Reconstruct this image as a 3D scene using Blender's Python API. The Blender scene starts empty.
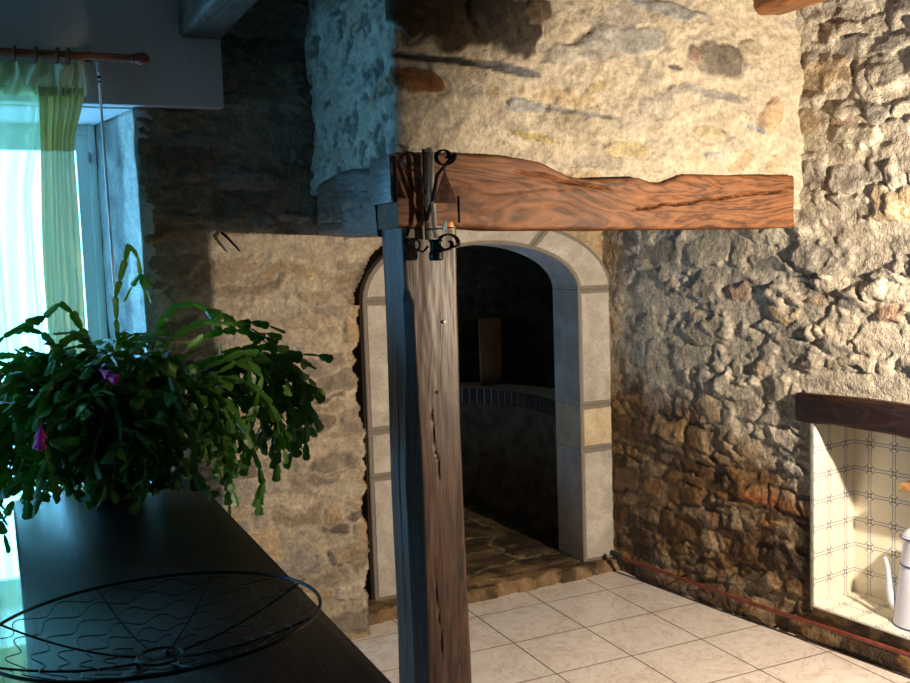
import bpy, bmesh, math, random
import numpy as np
from mathutils import Matrix, Vector
random.seed(7); rng = np.random.default_rng(11)
COL = bpy.context.scene.collection
PI = math.pi
# ---------------------------------------------------------------- object helpers
def link(name, me, mats, parent=None, smooth=True):
    o = bpy.data.objects.new(name, me); COL.objects.link(o)
    for m in (mats if isinstance(mats, (list, tuple)) else [mats]): me.materials.append(m)
    if smooth:
        me.polygons.foreach_set('use_smooth', [True] * len(me.polygons))
    if parent: o.parent = parent
    return o
def pydata(verts, faces):
    me = bpy.data.meshes.new('m'); me.from_pydata([tuple(map(float, v)) for v in verts], [], faces); me.update(); return me
def thing(name, label, cat, loc=(0, 0, 0), group=None, kind=None):
    o = bpy.data.objects.new(name, None); COL.objects.link(o); o.location = loc; o.empty_display_size = .05
    tag(o, label, cat, group, kind); return o
def tag(o, label=None, cat=None, group=None, kind=None):
    if label: o['label'] = label
    if cat: o['category'] = cat
    if group: o['group'] = group
    if kind: o['kind'] = kind
    return o
class MB:
    def __init__(s): s.v = []; s.f = []; s.mi = []
    def add(s, vs, fs, mi=0):
        n = len(s.v); s.v += [tuple(map(float, v)) for v in vs]; s.f += [tuple(n + i for i in f) for f in fs]; s.mi += [mi] * len(fs)
    def build(s, name, mats, parent=None, smooth=True, bevel=0, sub=0, org=None):
        vs = s.v
        if parent is not None:
            p = parent
            off = Vector((0, 0, 0))
            while p is not None: off += p.location; p = p.parent
            vs = [(a - off.x, b - off.y, c - off.z) for a, b, c in vs]
        elif org is not None:
            vs = [(a - org[0], b - org[1], c - org[2]) for a, b, c in vs]
        me = pydata(vs, s.f)
        me.polygons.foreach_set('material_index', s.mi)
        bm = bmesh.new(); bm.from_mesh(me); bmesh.ops.recalc_face_normals(bm, faces=bm.faces)
        if bevel:
            bmesh.ops.bevel(bm, geom=[e for e in bm.edges if len(e.link_faces) == 2 and e.calc_face_angle(0) > .5], offset=bevel, segments=2, affect='EDGES', profile=.6)
        bm.to_mesh(me); bm.free()
        o = link(name, me, mats, parent, smooth)
        if smooth: me.set_sharp_from_angle(angle=math.radians(38))
        if org is not None and parent is None: o.location = org
        if sub:
            md = o.modifiers.new('s', 'SUBSURF'); md.levels = md.render_levels = sub
        return o
    def box(s, x0, x1, y0, y1, z0, z1, mi=0):
        s.add([(x0, y0, z0), (x1, y0, z0), (x1, y1, z0), (x0, y1, z0), (x0, y0, z1), (x1, y0, z1), (x1, y1, z1), (x0, y1, z1)],
              [(0, 3, 2, 1), (4, 5, 6, 7), (0, 1, 5, 4), (1, 2, 6, 5), (2, 3, 7, 6), (3, 0, 4, 7)], mi); return s
    def prism(s, pts, d, mi=0):
        n = len(pts); d = Vector(d)
        s.add([Vector(p) for p in pts] + [Vector(p) + d for p in pts],
              [tuple(range(n)), tuple(range(2 * n - 1, n - 1, -1))] + [(i, (i + 1) % n, n + (i + 1) % n, n + i) for i in range(n)], mi); return s
    def tube(s, pts, r, n=10, closed=False, mi=0, flat=None):
        P = [Vector(p) for p in pts]; L = len(P); vs = []; prev = None
        for i in range(L):
            if closed: t = (P[(i + 1) % L] - P[i - 1])
            else: t = P[min(i + 1, L - 1)] - P[max(i - 1, 0)]
            t.normalize()
            if prev is None:
                a = Vector((0, 0, 1)) if abs(t.z) < .9 else Vector((1, 0, 0))
                if flat is not None: a = Vector(flat)
                prev = (a - t * a.dot(t)).normalized()
            else: prev = (prev - t * prev.dot(t)).normalized()
            b = t.cross(prev); rr = r[i] if hasattr(r, '__len__') and not isinstance(r, tuple) else r
            ra, rb = rr if isinstance(rr, tuple) else (rr, rr)
            for k in range(n):
                a = 2 * PI * k / n; vs.append(P[i] + prev * math.cos(a) * ra + b * math.sin(a) * rb)
        fs = []
        for i in range(L if closed else L - 1):
            j = (i + 1) % L
            for k in range(n):
                k2 = (k + 1) % n; fs.append((i * n + k, i * n + k2, j * n + k2, j * n + k))
        if not closed: fs += [tuple(range(n - 1, -1, -1)), tuple((L - 1) * n + k for k in range(n))]
        s.add(vs, fs, mi); return s
    def lathe(s, prof, c, n=40, mi=0):
        vs = []; c = Vector(c)
        for r, z in prof:
            for k in range(n): a = 2 * PI * k / n; vs.append((c.x + r * math.cos(a), c.y + r * math.sin(a), c.z + z))
        fs = [(i * n + k, i * n + (k + 1) % n, (i + 1) * n + (k + 1) % n, (i + 1) * n + k) for i in range(len(prof) - 1) for k in range(n)]
        if prof[0][0] > 0: fs.append(tuple(range(n - 1, -1, -1)))
        if prof[-1][0] > 0: fs.append(tuple((len(prof) - 1) * n + k for k in range(n)))
        s.add(vs, fs, mi); return s
# ---------------------------------------------------------------- numpy noise
def _h(i, j, k, s):
    n = (i.astype(np.int64) * 374761393 + j.astype(np.int64) * 668265263 + k.astype(np.int64) * 2147483647 + s * 1274126177) & 0xffffffff
    n = ((n ^ (n >> 13)) * 1274126177) & 0xffffffff
    n = ((n ^ (n >> 15)) * 2246822519) & 0xffffffff
    return ((n ^ (n >> 16)) & 0xffff) / 32767.5 - 1
def vn(x, y, z=None, s=0):
    if z is None: z = np.zeros_like(x)
    i, j, k = np.floor(x), np.floor(y), np.floor(z); fx, fy, fz = x - i, y - j, z - k
    u, v, w = [t * t * t * (t * (t * 6 - 15) + 10) for t in (fx, fy, fz)]
    r = 0
    for a in (0, 1):
        for b in (0, 1):
            for c in (0, 1):
                r = r + _h(i + a, j + b, k + c, s) * (u if a else 1 - u) * (v if b else 1 - v) * (w if c else 1 - w)
    return r
def fbm(x, y, z=None, o=4, s=0, g=.5):
    r = 0; a = 1; f = 1
    for q in range(o): r = r + a * vn(x * f + q * 7.3, y * f + q * 3.1, None if z is None else z * f, s + q); a *= g; f *= 2.03
    return r
def sst(a, b, x): t = np.clip((x - a) / (b - a), 0, 1); return t * t * (3 - 2 * t)
# ---------------------------------------------------------------- stone masonry
def stones(U, V, sw, sh, seed, warp=.035, p=3.0):
    """layered rubble: for each sample the stone id, edge distance and local offsets"""
    r = np.random.default_rng(seed)
    u0, u1, v0, v1 = U.min() - sw, U.max() + sw, V.min() - sh, V.max() + sh
    S = []; v = v0
    while v < v1:
        h = sh * r.uniform(.55, 1.5); u = u0 + r.uniform(-sw, 0)
        while u < u1:
            w = sw * r.uniform(.45, 1.7); hh = h * r.uniform(.7, 1.15)
            if r.random() < .18 and h > sh * .8:
                S.append((u + w / 2, v + h * .27, w, hh * .5)); S.append((u + w / 2, v + h * .77, w, hh * .5))
            else: S.append((u + w / 2, v + h / 2 + r.normal() * h * .12, w, hh))
            u += w
        v += h
    S = np.array(S); n = len(S)
    A = U + warp * fbm(U * 9, V * 9, s=seed + 5, o=3); B = V + warp * .8 * fbm(U * 8, V * 10, s=seed + 9, o=3)
    sl = r.normal(size=n) * .12
    F1 = np.full(U.shape, 9e9); F2 = F1.copy(); I = np.zeros(U.shape, int)
    for k in range(n):
        cu, cv, w, h = S[k]
        m = (np.abs(A - cu) < w * 1.6 + .05) & (np.abs(B - cv) < h * 1.6 + .05)
        if not m.any(): continue
        a = np.abs(A[m] - cu) / w; b = np.abs(B[m] - cv - sl[k] * (A[m] - cu)) / h
        d = (a ** p + b ** p) ** (1 / p)
        f1, f2, ii = F1[m], F2[m], I[m]
        c = d < f1
        f2 = np.where(c, f1, np.minimum(f2, d)); ii = np.where(c, k, ii); f1 = np.where(c, d, f1)
        F1[m] = f1; F2[m] = f2; I[m] = ii
    E = (F2 - F1) * np.minimum(S[I, 2], S[I, 3])     # ~ metres from the joint
    return E, I, S, A - S[I, 0], B - S[I, 1], r
def surface(name, pos, nor, U, V, H, colr, wet, keep, thick, mat, flip=False, backmat=None):
    """grid surface displaced by H along nor; border edges are carried back by thick"""
    nv, nu = U.shape
    base = pos; P = pos + nor * H[..., None]
    fk = keep[:-1, :-1] & keep[1:, :-1] & keep[:-1, 1:] & keep[1:, 1:]
    idx = np.arange(nv * nu).reshape(nv, nu)
    q = np.stack([idx[:-1, :-1], idx[:-1, 1:], idx[1:, 1:], idx[1:, :-1]], -1)[fk]
    if flip: q = q[:, ::-1]
    used = np.zeros(nv * nu, bool); used[q.ravel()] = True
    e = np.concatenate([q[:, [0, 1]], q[:, [1, 2]], q[:, [2, 3]], q[:, [3, 0]]])
    key = np.sort(e, 1); _, inv, cnt = np.unique(key[:, 0] * (nv * nu) + key[:, 1], return_inverse=True, return_counts=True)
    be = e[cnt[inv] == 1]
    N0 = nv * nu; Pf = P.reshape(-1, 3); Bf = (base - nor * thick).reshape(-1, 3)
    allv = np.concatenate([Pf, Bf]); bq = np.stack([be[:, 1], be[:, 0], be[:, 0] + N0, be[:, 1] + N0], 1)
    F = np.concatenate([q, bq]) if thick > 0 else q
    us = np.unique(F); mp = np.full(len(allv), -1); mp[us] = np.arange(len(us)); F = mp[F]; vv = allv[us]
    me = bpy.data.meshes.new(name)
    me.vertices.add(len(vv)); me.vertices.foreach_set('co', vv.astype(np.float32).ravel())
    me.loops.add(len(F) * 4); me.loops.foreach_set('vertex_index', F.astype(np.int32).ravel())
    me.polygons.add(len(F)); me.polygons.foreach_set('loop_start', np.arange(0, len(F) * 4, 4, dtype=np.int32))
    me.update(calc_edges=True); me.validate()
    c2 = np.concatenate([colr.reshape(-1, 3)] * 2)[us]; w2 = np.concatenate([wet.ravel()] * 2)[us]
    ca = me.attributes.new('tint', 'FLOAT_COLOR', 'POINT')
    ca.data.foreach_set('color', np.concatenate([c2, w2[:, None]], 1).astype(np.float32).ravel())
    return link(name, me, mat)
def grid(u0, u1, v0, v1, res):
    nu = int((u1 - u0) / res) + 1; nv = int((v1 - v0) / res) + 1
    return np.meshgrid(np.linspace(u0, u1, nu), np.linspace(v0, v1, nv))
# ---------------------------------------------------------------- materials
def newmat(name):
    m = bpy.data.materials.new(name); m.use_nodes = True; nt = m.node_tree; return m, nt, nt.nodes['Principled BSDF']
def nd(nt, t, **k):
    n = nt.nodes.new(t)
    for a, b in k.items(): setattr(n, a, b)
    return n
def setin(n, **k):
    for a, b in k.items(): n.inputs[a.replace('_', ' ')].default_value = b
    return n
def noise(nt, scale, vec=None, detail=4, dist=0, rough=.55):
    n = setin(nd(nt, 'ShaderNodeTexNoise'), Scale=scale, Detail=detail, Distortion=dist, Roughness=rough)
    if vec is not None: nt.links.new(vec, n.inputs['Vector'])
    return n.outputs['Fac']
def ramp(nt, fac, stops):
    r = nd(nt, 'ShaderNodeValToRGB'); cr = r.color_ramp
    while len(cr.elements) < len(stops): cr.elements.new(.5)
    for e, (p, c) in zip(cr.elements, stops): e.position = p; e.color = (*c, 1) if len(c) == 3 else c
    nt.links.new(fac, r.inputs['Fac']); return r.outputs['Color']
def mixc(nt, fac, a, b, mode='MIX'):
    m = nd(nt, 'ShaderNodeMix', data_type='RGBA', blend_type=mode)
    for s, v in ((0, fac), (6, a), (7, b)):
        if hasattr(v, 'links') or hasattr(v, 'is_linked'): nt.links.new(v, m.inputs[s])
        else: m.inputs[s].default_value = v if s == 0 else ((*v, 1) if len(v) == 3 else v)
    return m.outputs[2]
def mth(nt, op, a, b=None, c=None):
    m = nd(nt, 'ShaderNodeMath', operation=op)
    for i, v in enumerate((a, b, c)):
        if v is None: continue
        if isinstance(v, (int, float)): m.inputs[i].default_value = v
        else: nt.links.new(v, m.inputs[i])
    return m.outputs[0]
def bump(nt, b, h, strength=.3, dist=.01):
    n = setin(nd(nt, 'ShaderNodeBump'), Strength=strength, Distance=dist); nt.links.new(h, n.inputs['Height']); nt.links.new(n.outputs[0], b.inputs['Normal'])
def mapping(nt, scale=(1, 1, 1), rot=(0, 0, 0), src='Object'):
    tc = nd(nt, 'ShaderNodeTexCoord'); mp = nd(nt, 'ShaderNodeMapping'); mp.inputs['Scale'].default_value = scale; mp.inputs['Rotation'].default_value = rot
    nt.links.new(tc.outputs[src], mp.inputs['Vector']); return mp.outputs[0]
def masonry(name, lo=.72, hi=1.22, b=.5):
    m, nt, bs = newmat(name)
    at = nd(nt, 'ShaderNodeAttribute', attribute_name='tint'); co = mapping(nt)
    n1 = noise(nt, 55, co, 6, .4); n2 = noise(nt, 14, co, 4, .6)
    f = ramp(nt, n1, [(.3, (lo,) * 3), (.7, (hi,) * 3)]); c = mixc(nt, 1.0, at.outputs['Color'], f, 'MULTIPLY')
    g = ramp(nt, n2, [(.35, (.86, .84, .82)), (.65, (1.1, 1.08, 1.02))]); c = mixc(nt, 1.0, c, g, 'MULTIPLY')
    nt.links.new(c, bs.inputs['Base Color'])
    r = mth(nt, 'MULTIPLY_ADD', at.outputs['Alpha'], -.5, .9); nt.links.new(r, bs.inputs['Roughness'])
    h = mth(nt, 'ADD', noise(nt, 130, co, 5), mth(nt, 'MULTIPLY', noise(nt, 40, co, 5), 1.6)); bump(nt, bs, h, b, .012)
    bs.inputs['Specular IOR Level'].default_value = .35
    return m
def wood(name, dark, mid, light, scale, rough=.5, dist=3.0, b=.35, spec=.5, rot=(0, 0, 0), rings=1.0):
    """scale: object-space scale, small along the grain"""
    m, nt, bs = newmat(name); co = mapping(nt, scale, rot)
    w = setin(nd(nt, 'ShaderNodeTexNoise'), Scale=rings, Detail=5, Distortion=dist, Roughness=.5); nt.links.new(co, w.inputs['Vector'])
    fine = noise(nt, 6, co, 6, .6)
    rg = mth(nt, 'FRACT', mth(nt, 'MULTIPLY', w.outputs['Fac'], 9))
    rg = mth(nt, 'MULTIPLY', mth(nt, 'ABSOLUTE', mth(nt, 'SUBTRACT', rg, .5)), 2)
    f = mth(nt, 'ADD', mth(nt, 'MULTIPLY', rg, .45), mth(nt, 'MULTIPLY', fine, .6))
    c = ramp(nt, f, [(.2, dark), (.5, mid), (.85, light)])
    c = mixc(nt, 1.0, c, ramp(nt, noise(nt, 5, mapping(nt), 3), [(.3, (.75, .72, .7)), (.7, (1.15, 1.12, 1.1))]), 'MULTIPLY')
    nt.links.new(c, bs.inputs['Base Color']); setin(bs, Roughness=rough); bs.inputs['Specular IOR Level'].default_value = spec
    bump(nt, bs, f, b, .006); return m
def plain(name, col, rough=.5, metal=0, var=.12, ns=30, b=.1, spec=.5, coat=0):
    m, nt, bs = newmat(name); co = mapping(nt); n = noise(nt, ns, co, 4)
    a = tuple(x * (1 - var) for x in col); d = tuple(min(1, x * (1 + var)) for x in col)
    nt.links.new(ramp(nt, n, [(.3, a), (.7, d)]), bs.inputs['Base Color']); setin(bs, Roughness=rough, Metallic=metal)
    bs.inputs['Specular IOR Level'].default_value = spec; bs.inputs['Coat Weight'].default_value = coat
    if b: bump(nt, bs, n, b, .004)
    return m
M = {}
M['wall'] = masonry('rubble_masonry'); M['wallr'] = masonry('rough_masonry', .6, 1.3, .8)
M['plaster'] = plain('white_plaster', (.52, .50, .50), .9, var=.06, ns=60, b=.35)
M['reveal'] = plain('worn_plaster', (.62, .60, .54), .9, var=.25, ns=9, b=.5)
M['beam'] = wood('waxed_oak', (.045, .017, .007), (.145, .058, .022), (.235, .10, .042), (1.1, 4, 5), .6, 2.6, .15, rings=.7, spec=.3)
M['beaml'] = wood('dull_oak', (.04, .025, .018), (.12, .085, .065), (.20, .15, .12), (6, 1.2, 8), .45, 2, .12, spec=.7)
M['post'] = wood('post_oak', (.013, .006, .0035), (.048, .022, .011), (.088, .044, .024), (11, 11, .7), .5, 1.2, .12, spec=.7, rings=1.2)
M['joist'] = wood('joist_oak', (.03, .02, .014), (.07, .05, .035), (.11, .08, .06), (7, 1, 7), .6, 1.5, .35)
M['joistr'] = wood('lit_joist_oak', (.08, .03, .01), (.20, .08, .025), (.3, .13, .05), (7, 1, 7), .5, 1.5, .35)  # joist wood again, with the lamp's orange light put into its colour
M['lintel'] = wood('lintel_wood', (.006, .003, .002), (.018, .006, .004), (.036, .014, .008), (6, 1.2, 8), .45, 1.6, .4)
M['table'] = wood('table_wood', (.010, .005, .003), (.028, .014, .009), (.05, .026, .016), (14, .9, 6), .36, .9, .12, spec=.3, rings=1.5)
M['board'] = wood('board_wood', (.16, .07, .03), (.28, .14, .06), (.34, .18, .09), (10, 10, 1), .6)
M['shelf'] = wood('shelf_wood', (.3, .14, .05), (.5, .27, .1), (.6, .35, .15), (8, 1, 8), .5)
M['rod'] = wood('rod_wood', (.16, .035, .010), (.28, .065, .020), (.36, .10, .03), (1, 12, 12), .4, .8, .1)
M['ring'] = plain('ring_wood', (.12, .035, .015), .35)
M['iron'] = plain('wrought_iron', (.012, .011, .011), .42, .7, ns=90, b=.5)
M['steel'] = plain('steel_bar', (.32, .31, .29), .4, .6, ns=60)
M['rust'] = plain('rusty_iron', (.10, .035, .018), .7, .3, var=.6, ns=60, b=.5)
M['copper'] = plain('bright_copper', (.75, .30, .14), .5, 1)
M['wire'] = plain('black_wire', (.02, .022, .025), .35, .8)
M['pipe'] = plain('red_pipe', (.16, .035, .022), .45, 0, var=.4, ns=25)
M['rubber'] = plain('dark_rubber', (.015, .02, .018), .6)
M['frame'] = plain('window_paint', (.75, .76, .74), .4, var=.03)
M['pot'] = plain('glazed_pot', (.02, .028, .04), .25, var=.2)
M['soil'] = plain('soil', (.03, .02, .012), .95, var=.5, ns=80)
M['enamel'] = plain('white_enamel', (.66, .68, .80), .18, var=.03, b=0, coat=.4)
M['blue'] = plain('blue_enamel', (.04, .05, .16), .2, b=0)
M['stem'] = plain('woody_stem', (.05, .045, .02), .7)
M['flower'] = plain('magenta_petal', (.75, .04, .38), .5)
M['mortar'] = plain('grey_mortar', (.10, .085, .07), .95, ns=60, b=.5)
M['margin'] = plain('dressed_margin', (.20, .175, .15), .9, var=.15, ns=50, b=.3)
M['brick'] = plain('dark_brick', (.05, .03, .025), .9, var=.3)
M['bmortar'] = plain('pale_mortar', (.85, .75, .6), .95)
M['ceil'] = plain('ceiling_boards', (.28, .22, .17), .8)
M['cord'] = plain('white_plastic', (.75, .75, .72), .3)
# dressed limestone, mottled
m, nt, bs = newmat('dressed_limestone'); co = mapping(nt)
c = ramp(nt, noise(nt, 7, co, 5, .8), [(.3, (.36, .325, .285)), (.5, (.45, .41, .365)), (.68, (.55, .51, .46))])
c = mixc(nt, 1., c, ramp(nt, noise(nt, 90, co, 5), [(.3, (.85,) * 3), (.7, (1.12,) * 3)]), 'MULTIPLY')
nt.links.new(c, bs.inputs['Base Color']); setin(bs, Roughness=.9); bump(nt, bs, noise(nt, 110, co, 4), .5, .006); M['lime'] = m
m2 = m.copy(); m2.name = 'yellow_limestone'; 
for n_ in m2.node_tree.nodes:
    if n_.type == 'VALTORGB' and len(n_.color_ramp.elements) == 3:
        for e_, c_ in zip(n_.color_ramp.elements, ((.40, .31, .20), (.52, .42, .28), (.60, .50, .36))): e_.color = (*c_, 1)
M['limey'] = m2
# leaf
m, nt, bs = newmat('cactus_leaf'); co = mapping(nt)
nt.links.new(ramp(nt, noise(nt, 9, co, 3), [(.3, (.035, .10, .015)), (.55, (.08, .20, .03)), (.75, (.16, .32, .05))]), bs.inputs['Base Color']); setin(bs, Roughness=.38)
tr = setin(nd(nt, 'ShaderNodeBsdfTranslucent'), Color=(.25, .50, .05, 1)); mx = setin(nd(nt, 'ShaderNodeMixShader'), Fac=.38)
out = nt.nodes['Material Output']; nt.links.new(bs.outputs[0], mx.inputs[1]); nt.links.new(tr.outputs[0], mx.inputs[2]); nt.links.new(mx.outputs[0], out.inputs[0]); M['leaf'] = m
# sheer curtain
m, nt, bs = newmat('sheer_curtain'); out = nt.nodes['Material Output']
setin(bs, Base_Color=(.50, .62, .34, 1), Roughness=.9)
tr = setin(nd(nt, 'ShaderNodeBsdfTranslucent'), Color=(.60, .78, .42, 1)); tp = setin(nd(nt, 'ShaderNodeBsdfTransparent'), Color=(.92, 1, .88, 1))
m1 = setin(nd(nt, 'ShaderNodeMixShader'), Fac=.6); m2_ = nd(nt, 'ShaderNodeMixShader')
lw = setin(nd(nt, 'ShaderNodeLayerWeight'), Blend=.35)
fc = mth(nt, 'SUBTRACT', .55, mth(nt, 'MULTIPLY', lw.outputs['Facing'], .5)); nt.links.new(fc, m2_.inputs[0])
nt.links.new(bs.outputs[0], m1.inputs[1]); nt.links.new(tr.outputs[0], m1.inputs[2]); nt.links.new(m1.outputs[0], m2_.inputs[1]); nt.links.new(tp.outputs[0], m2_.inputs[2]); nt.links.new(m2_.outputs[0], out.inputs[0]); M['curtain'] = m
m, nt, bs = newmat('gathered_curtain_heading'); out = nt.nodes['Material Output']
setin(bs, Base_Color=(.78, .80, .56, 1), Roughness=.9); tr = setin(nd(nt, 'ShaderNodeBsdfTranslucent'), Color=(.60, .62, .32, 1)); m1 = setin(nd(nt, 'ShaderNodeMixShader'), Fac=.45)
nt.links.new(bs.outputs[0], m1.inputs[1]); nt.links.new(tr.outputs[0], m1.inputs[2]); nt.links.new(m1.outputs[0], out.inputs[0]); M['header'] = m
m, nt, bs = newmat('bunched_curtain'); out = nt.nodes['Material Output']
setin(bs, Base_Color=(.66, .72, .46, 1), Roughness=.9); tr = setin(nd(nt, 'ShaderNodeBsdfTranslucent'), Color=(.38, .24, .055, 1)); m1 = setin(nd(nt, 'ShaderNodeMixShader'), Fac=.5); tp = setin(nd(nt, 'ShaderNodeBsdfTransparent'), Color=(.9, .9, .6, 1)); m3 = setin(nd(nt, 'ShaderNodeMixShader'), Fac=.035)
nt.links.new(bs.outputs[0], m1.inputs[1]); nt.links.new(tr.outputs[0], m1.inputs[2]); nt.links.new(m1.outputs[0], m3.inputs[1]); nt.links.new(tp.outputs[0], m3.inputs[2]); nt.links.new(m3.outputs[0], out.inputs[0]); M['bunch'] = m
# glass
m, nt, bs = newmat('window_glass'); out = nt.nodes['Material Output']; tp = nd(nt, 'ShaderNodeBsdfTransparent'); gl = setin(nd(nt, 'ShaderNodeBsdfGlossy'), Roughness=.02)
mx = setin(nd(nt, 'ShaderNodeMixShader'), Fac=.06); nt.links.new(tp.outputs[0], mx.inputs[1]); nt.links.new(gl.outputs[0], mx.inputs[2]); nt.links.new(mx.outputs[0], out.inputs[0]); M['glass'] = m
# floor tiles
m, nt, bs = newmat('floor_tiles'); tc = nd(nt, 'ShaderNodeTexCoord'); sp = nd(nt, 'ShaderNodeSeparateXYZ'); nt.links.new(tc.outputs['Object'], sp.inputs[0])
def tl(o, off):
    f = mth(nt, 'FRACT', mth(nt, 'DIVIDE', mth(nt, 'ADD', o, off), .4)); return mth(nt, 'SUBTRACT', .5, mth(nt, 'ABSOLUTE', mth(nt, 'SUBTRACT', f, .5)))
dx = tl(sp.outputs[0], 8 - 2.159); dy = tl(sp.outputs[1], 8 - 4.526); dm = mth(nt, 'MINIMUM', dx, dy)
g = ramp(nt, dm, [(0, (0, 0, 0)), (.006, (0, 0, 0)), (.012, (1, 1, 1))])
co = tc.outputs['Object']
c = ramp(nt, noise(nt, 7, co, 8, 1.5, .65), [(.3, (.64, .545, .49)), (.5, (.73, .65, .60)), (.7, (.77, .70, .655))])
v = mth(nt, 'ABSOLUTE', mth(nt, 'SUBTRACT', noise(nt, 4.5, co, 7, 2.5), .5)); c = mixc(nt, 1., c, ramp(nt, v, [(0, (.82, .77, .73)), (.035, (1, 1, 1))]), 'MULTIPLY')
c = mixc(nt, g, (.16, .12, .08), c); nt.links.new(c, bs.inputs['Base Color']); setin(bs, Roughness=.33); bump(nt, bs, g, .4, .003); M['tiles'] = m
# patterned wall tiles (uses UV in tile units)
m, nt, bs = newmat('delft_tiles'); tc = nd(nt, 'ShaderNodeUVMap'); sp = nd(nt, 'ShaderNodeSeparateXYZ'); nt.links.new(tc.outputs[0], sp.inputs[0])
def cen(o): return mth(nt, 'ABSOLUTE', mth(nt, 'SUBTRACT', mth(nt, 'FRACT', o), .5))      # 0 centre, .5 edge
a, b_ = cen(sp.outputs[0]), cen(sp.outputs[1])
ea, eb = mth(nt, 'SUBTRACT', .5, a), mth(nt, 'SUBTRACT', .5, b_)                       # distance to edges
dc = mth(nt, 'SQRT', mth(nt, 'ADD', mth(nt, 'MULTIPLY', ea, ea), mth(nt, 'MULTIPLY', eb, eb)))  # distance to the corner
def near(x, c0, w): return mth(nt, 'LESS_THAN', mth(nt, 'ABSOLUTE', mth(nt, 'SUBTRACT', x, c0)), w)
outside = mth(nt, 'GREATER_THAN', dc, .19); em = mth(nt, 'MINIMUM', ea, eb)
l1 = mth(nt, 'MULTIPLY', near(em, .055, .011), outside); l2 = mth(nt, 'MULTIPLY', near(dc, .19, .014), mth(nt, 'GREATER_THAN', em, .05))
k1 = mth(nt, 'MULTIPLY', near(ea, .06, .042), near(eb, .06, .042)); k1 = mth(nt, 'MULTIPLY', k1, mth(nt, 'GREATER_THAN', mth(nt, 'ABSOLUTE', mth(nt, 'SUBTRACT', ea, eb)), .006))
k2 = mth(nt, 'MULTIPLY', near(dc, .135, .012), mth(nt, 'LESS_THAN', mth(nt, 'ABSOLUTE', mth(nt, 'SUBTRACT', ea, eb)), .03))
ln = mth(nt, 'MAXIMUM', mth(nt, 'MAXIMUM', l1, l2), mth(nt, 'MAXIMUM', k1, k2))
cr = ramp(nt, noise(nt, 3, tc.outputs[0], 3), [(.3, (.82, .76, .62)), (.7, (.86, .81, .69))])
cr = mixc(nt, mth(nt, 'LESS_THAN', em, .05), cr, (.86, .84, .78)); cr = mixc(nt, mth(nt, 'LESS_THAN', em, .012), cr, (.62, .58, .50))
c = mixc(nt, ln, cr, (.05, .06, .15)); nt.links.new(c, bs.inputs['Base Color']); setin(bs, Roughness=.2)
bump(nt, bs, mth(nt, 'GREATER_THAN', em, .012), .3, .002); M['delft'] = m
# ---------------------------------------------------------------- camera, world, lamps
cam = bpy.data.cameras.new('camera'); co_ = bpy.data.objects.new('camera', cam); COL.objects.link(co_)
Rr = [0.9064309241764876, -0.42104511372548803, -0.03322637362772873]; Ru = [0.06853371546193222, 0.06900021783728524, 0.995259815215801]; Rf = [0.41675665506568876, 0.9044114009378134, -0.09139971724332892]
co_.matrix_world = Matrix(((Rr[0], Ru[0], -Rf[0], 0), (Rr[1], Ru[1], -Rf[1], 0), (Rr[2], Ru[2], -Rf[2], 1.88986), (0, 0, 0, 1)))
cam.sensor_width = 36; cam.lens = 1000 / 910 * 36; cam.clip_start = .05
bpy.context.scene.camera = co_
W = bpy.data.worlds.new('sky'); bpy.context.scene.world = W; W.use_nodes = True
bg = W.node_tree.nodes['Background']; bg.inputs[0].default_value = (.16, .54, 1, 1); bg.inputs[1].default_value = 13
PL = (3.12, 1.75, 1.76)
sl = bpy.data.lights.new('spot_lamp', 'SPOT'); sl.energy = 365; sl.color = (1, .83, .62); sl.shadow_soft_size = .035; sl.spot_size = math.radians(122); sl.spot_blend = .30
so = bpy.data.objects.new('spot_lamp', sl); COL.objects.link(so); so.location = PL
so.rotation_euler = (Vector((3.256, 2.719, 1.552)) - Vector(PL)).to_track_quat('-Z', 'Y').to_euler()
pl = bpy.data.lights.new('window_portal', 'AREA'); pl.shape = 'RECTANGLE'; pl.size = 1.36; pl.size_y = 2.3; pl.cycles.is_portal = True
po = bpy.data.objects.new('window_portal', pl); COL.objects.link(po); po.location = (-.14, 5.27, 1.4); po.rotation_euler = (-PI / 2, 0, 0)
pl2 = bpy.data.lights.new('window_portal', 'AREA'); pl2.shape = 'RECTANGLE'; pl2.size = .9; pl2.size_y = 2.1; pl2.cycles.is_portal = True
po2 = bpy.data.objects.new('window_portal', pl2); COL.objects.link(po2); po2.location = (-2.56, 4.05, 1.45); po2.rotation_euler = (PI / 2, 0, -PI / 2)
vs_ = bpy.context.scene.view_settings; vs_.view_transform = 'Standard'; vs_.look = 'None'; vs_.gamma = 1; vs_.exposure = 0
try: vs_.use_curve_mapping = False
except Exception: pass
# ================================================================ SETTING
def struct(o): o['kind'] = 'structure'; return o
WA = np.array([3.199, 4.738]); wd = np.array([.1536, -.9881]); wn = np.array([.9881, .1536])   # right wall: foot line, direction to camera, outward normal
def wp(s, d, z): p = WA + wd * s + wn * d; return (p[0], p[1], z)
struct(MB().box(-2.4, 4.6, -2, 5.3, -.12, 0).build('floor', M['tiles'], smooth=False))
struct(MB().box(-2.4, 4.6, -2, 5.3, 3.1, 3.2).build('ceiling', M['ceil'], smooth=False))
M['dim'] = plain('dim_stone_wall', (.17, .14, .11), .95, var=.4, ns=5, b=.4)
b = MB(); b.box(-2.5, -2.4, -2, 3.6, 0, 3.1); b.box(-2.5, -2.4, 4.5, 5.3, 0, 3.1); b.box(-2.5, -2.4, 3.6, 4.5, 0, .4); b.box(-2.5, -2.4, 3.6, 4.5, 2.5, 3.1)
struct(b.build('wall_left', M['dim'], smooth=False))
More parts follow.
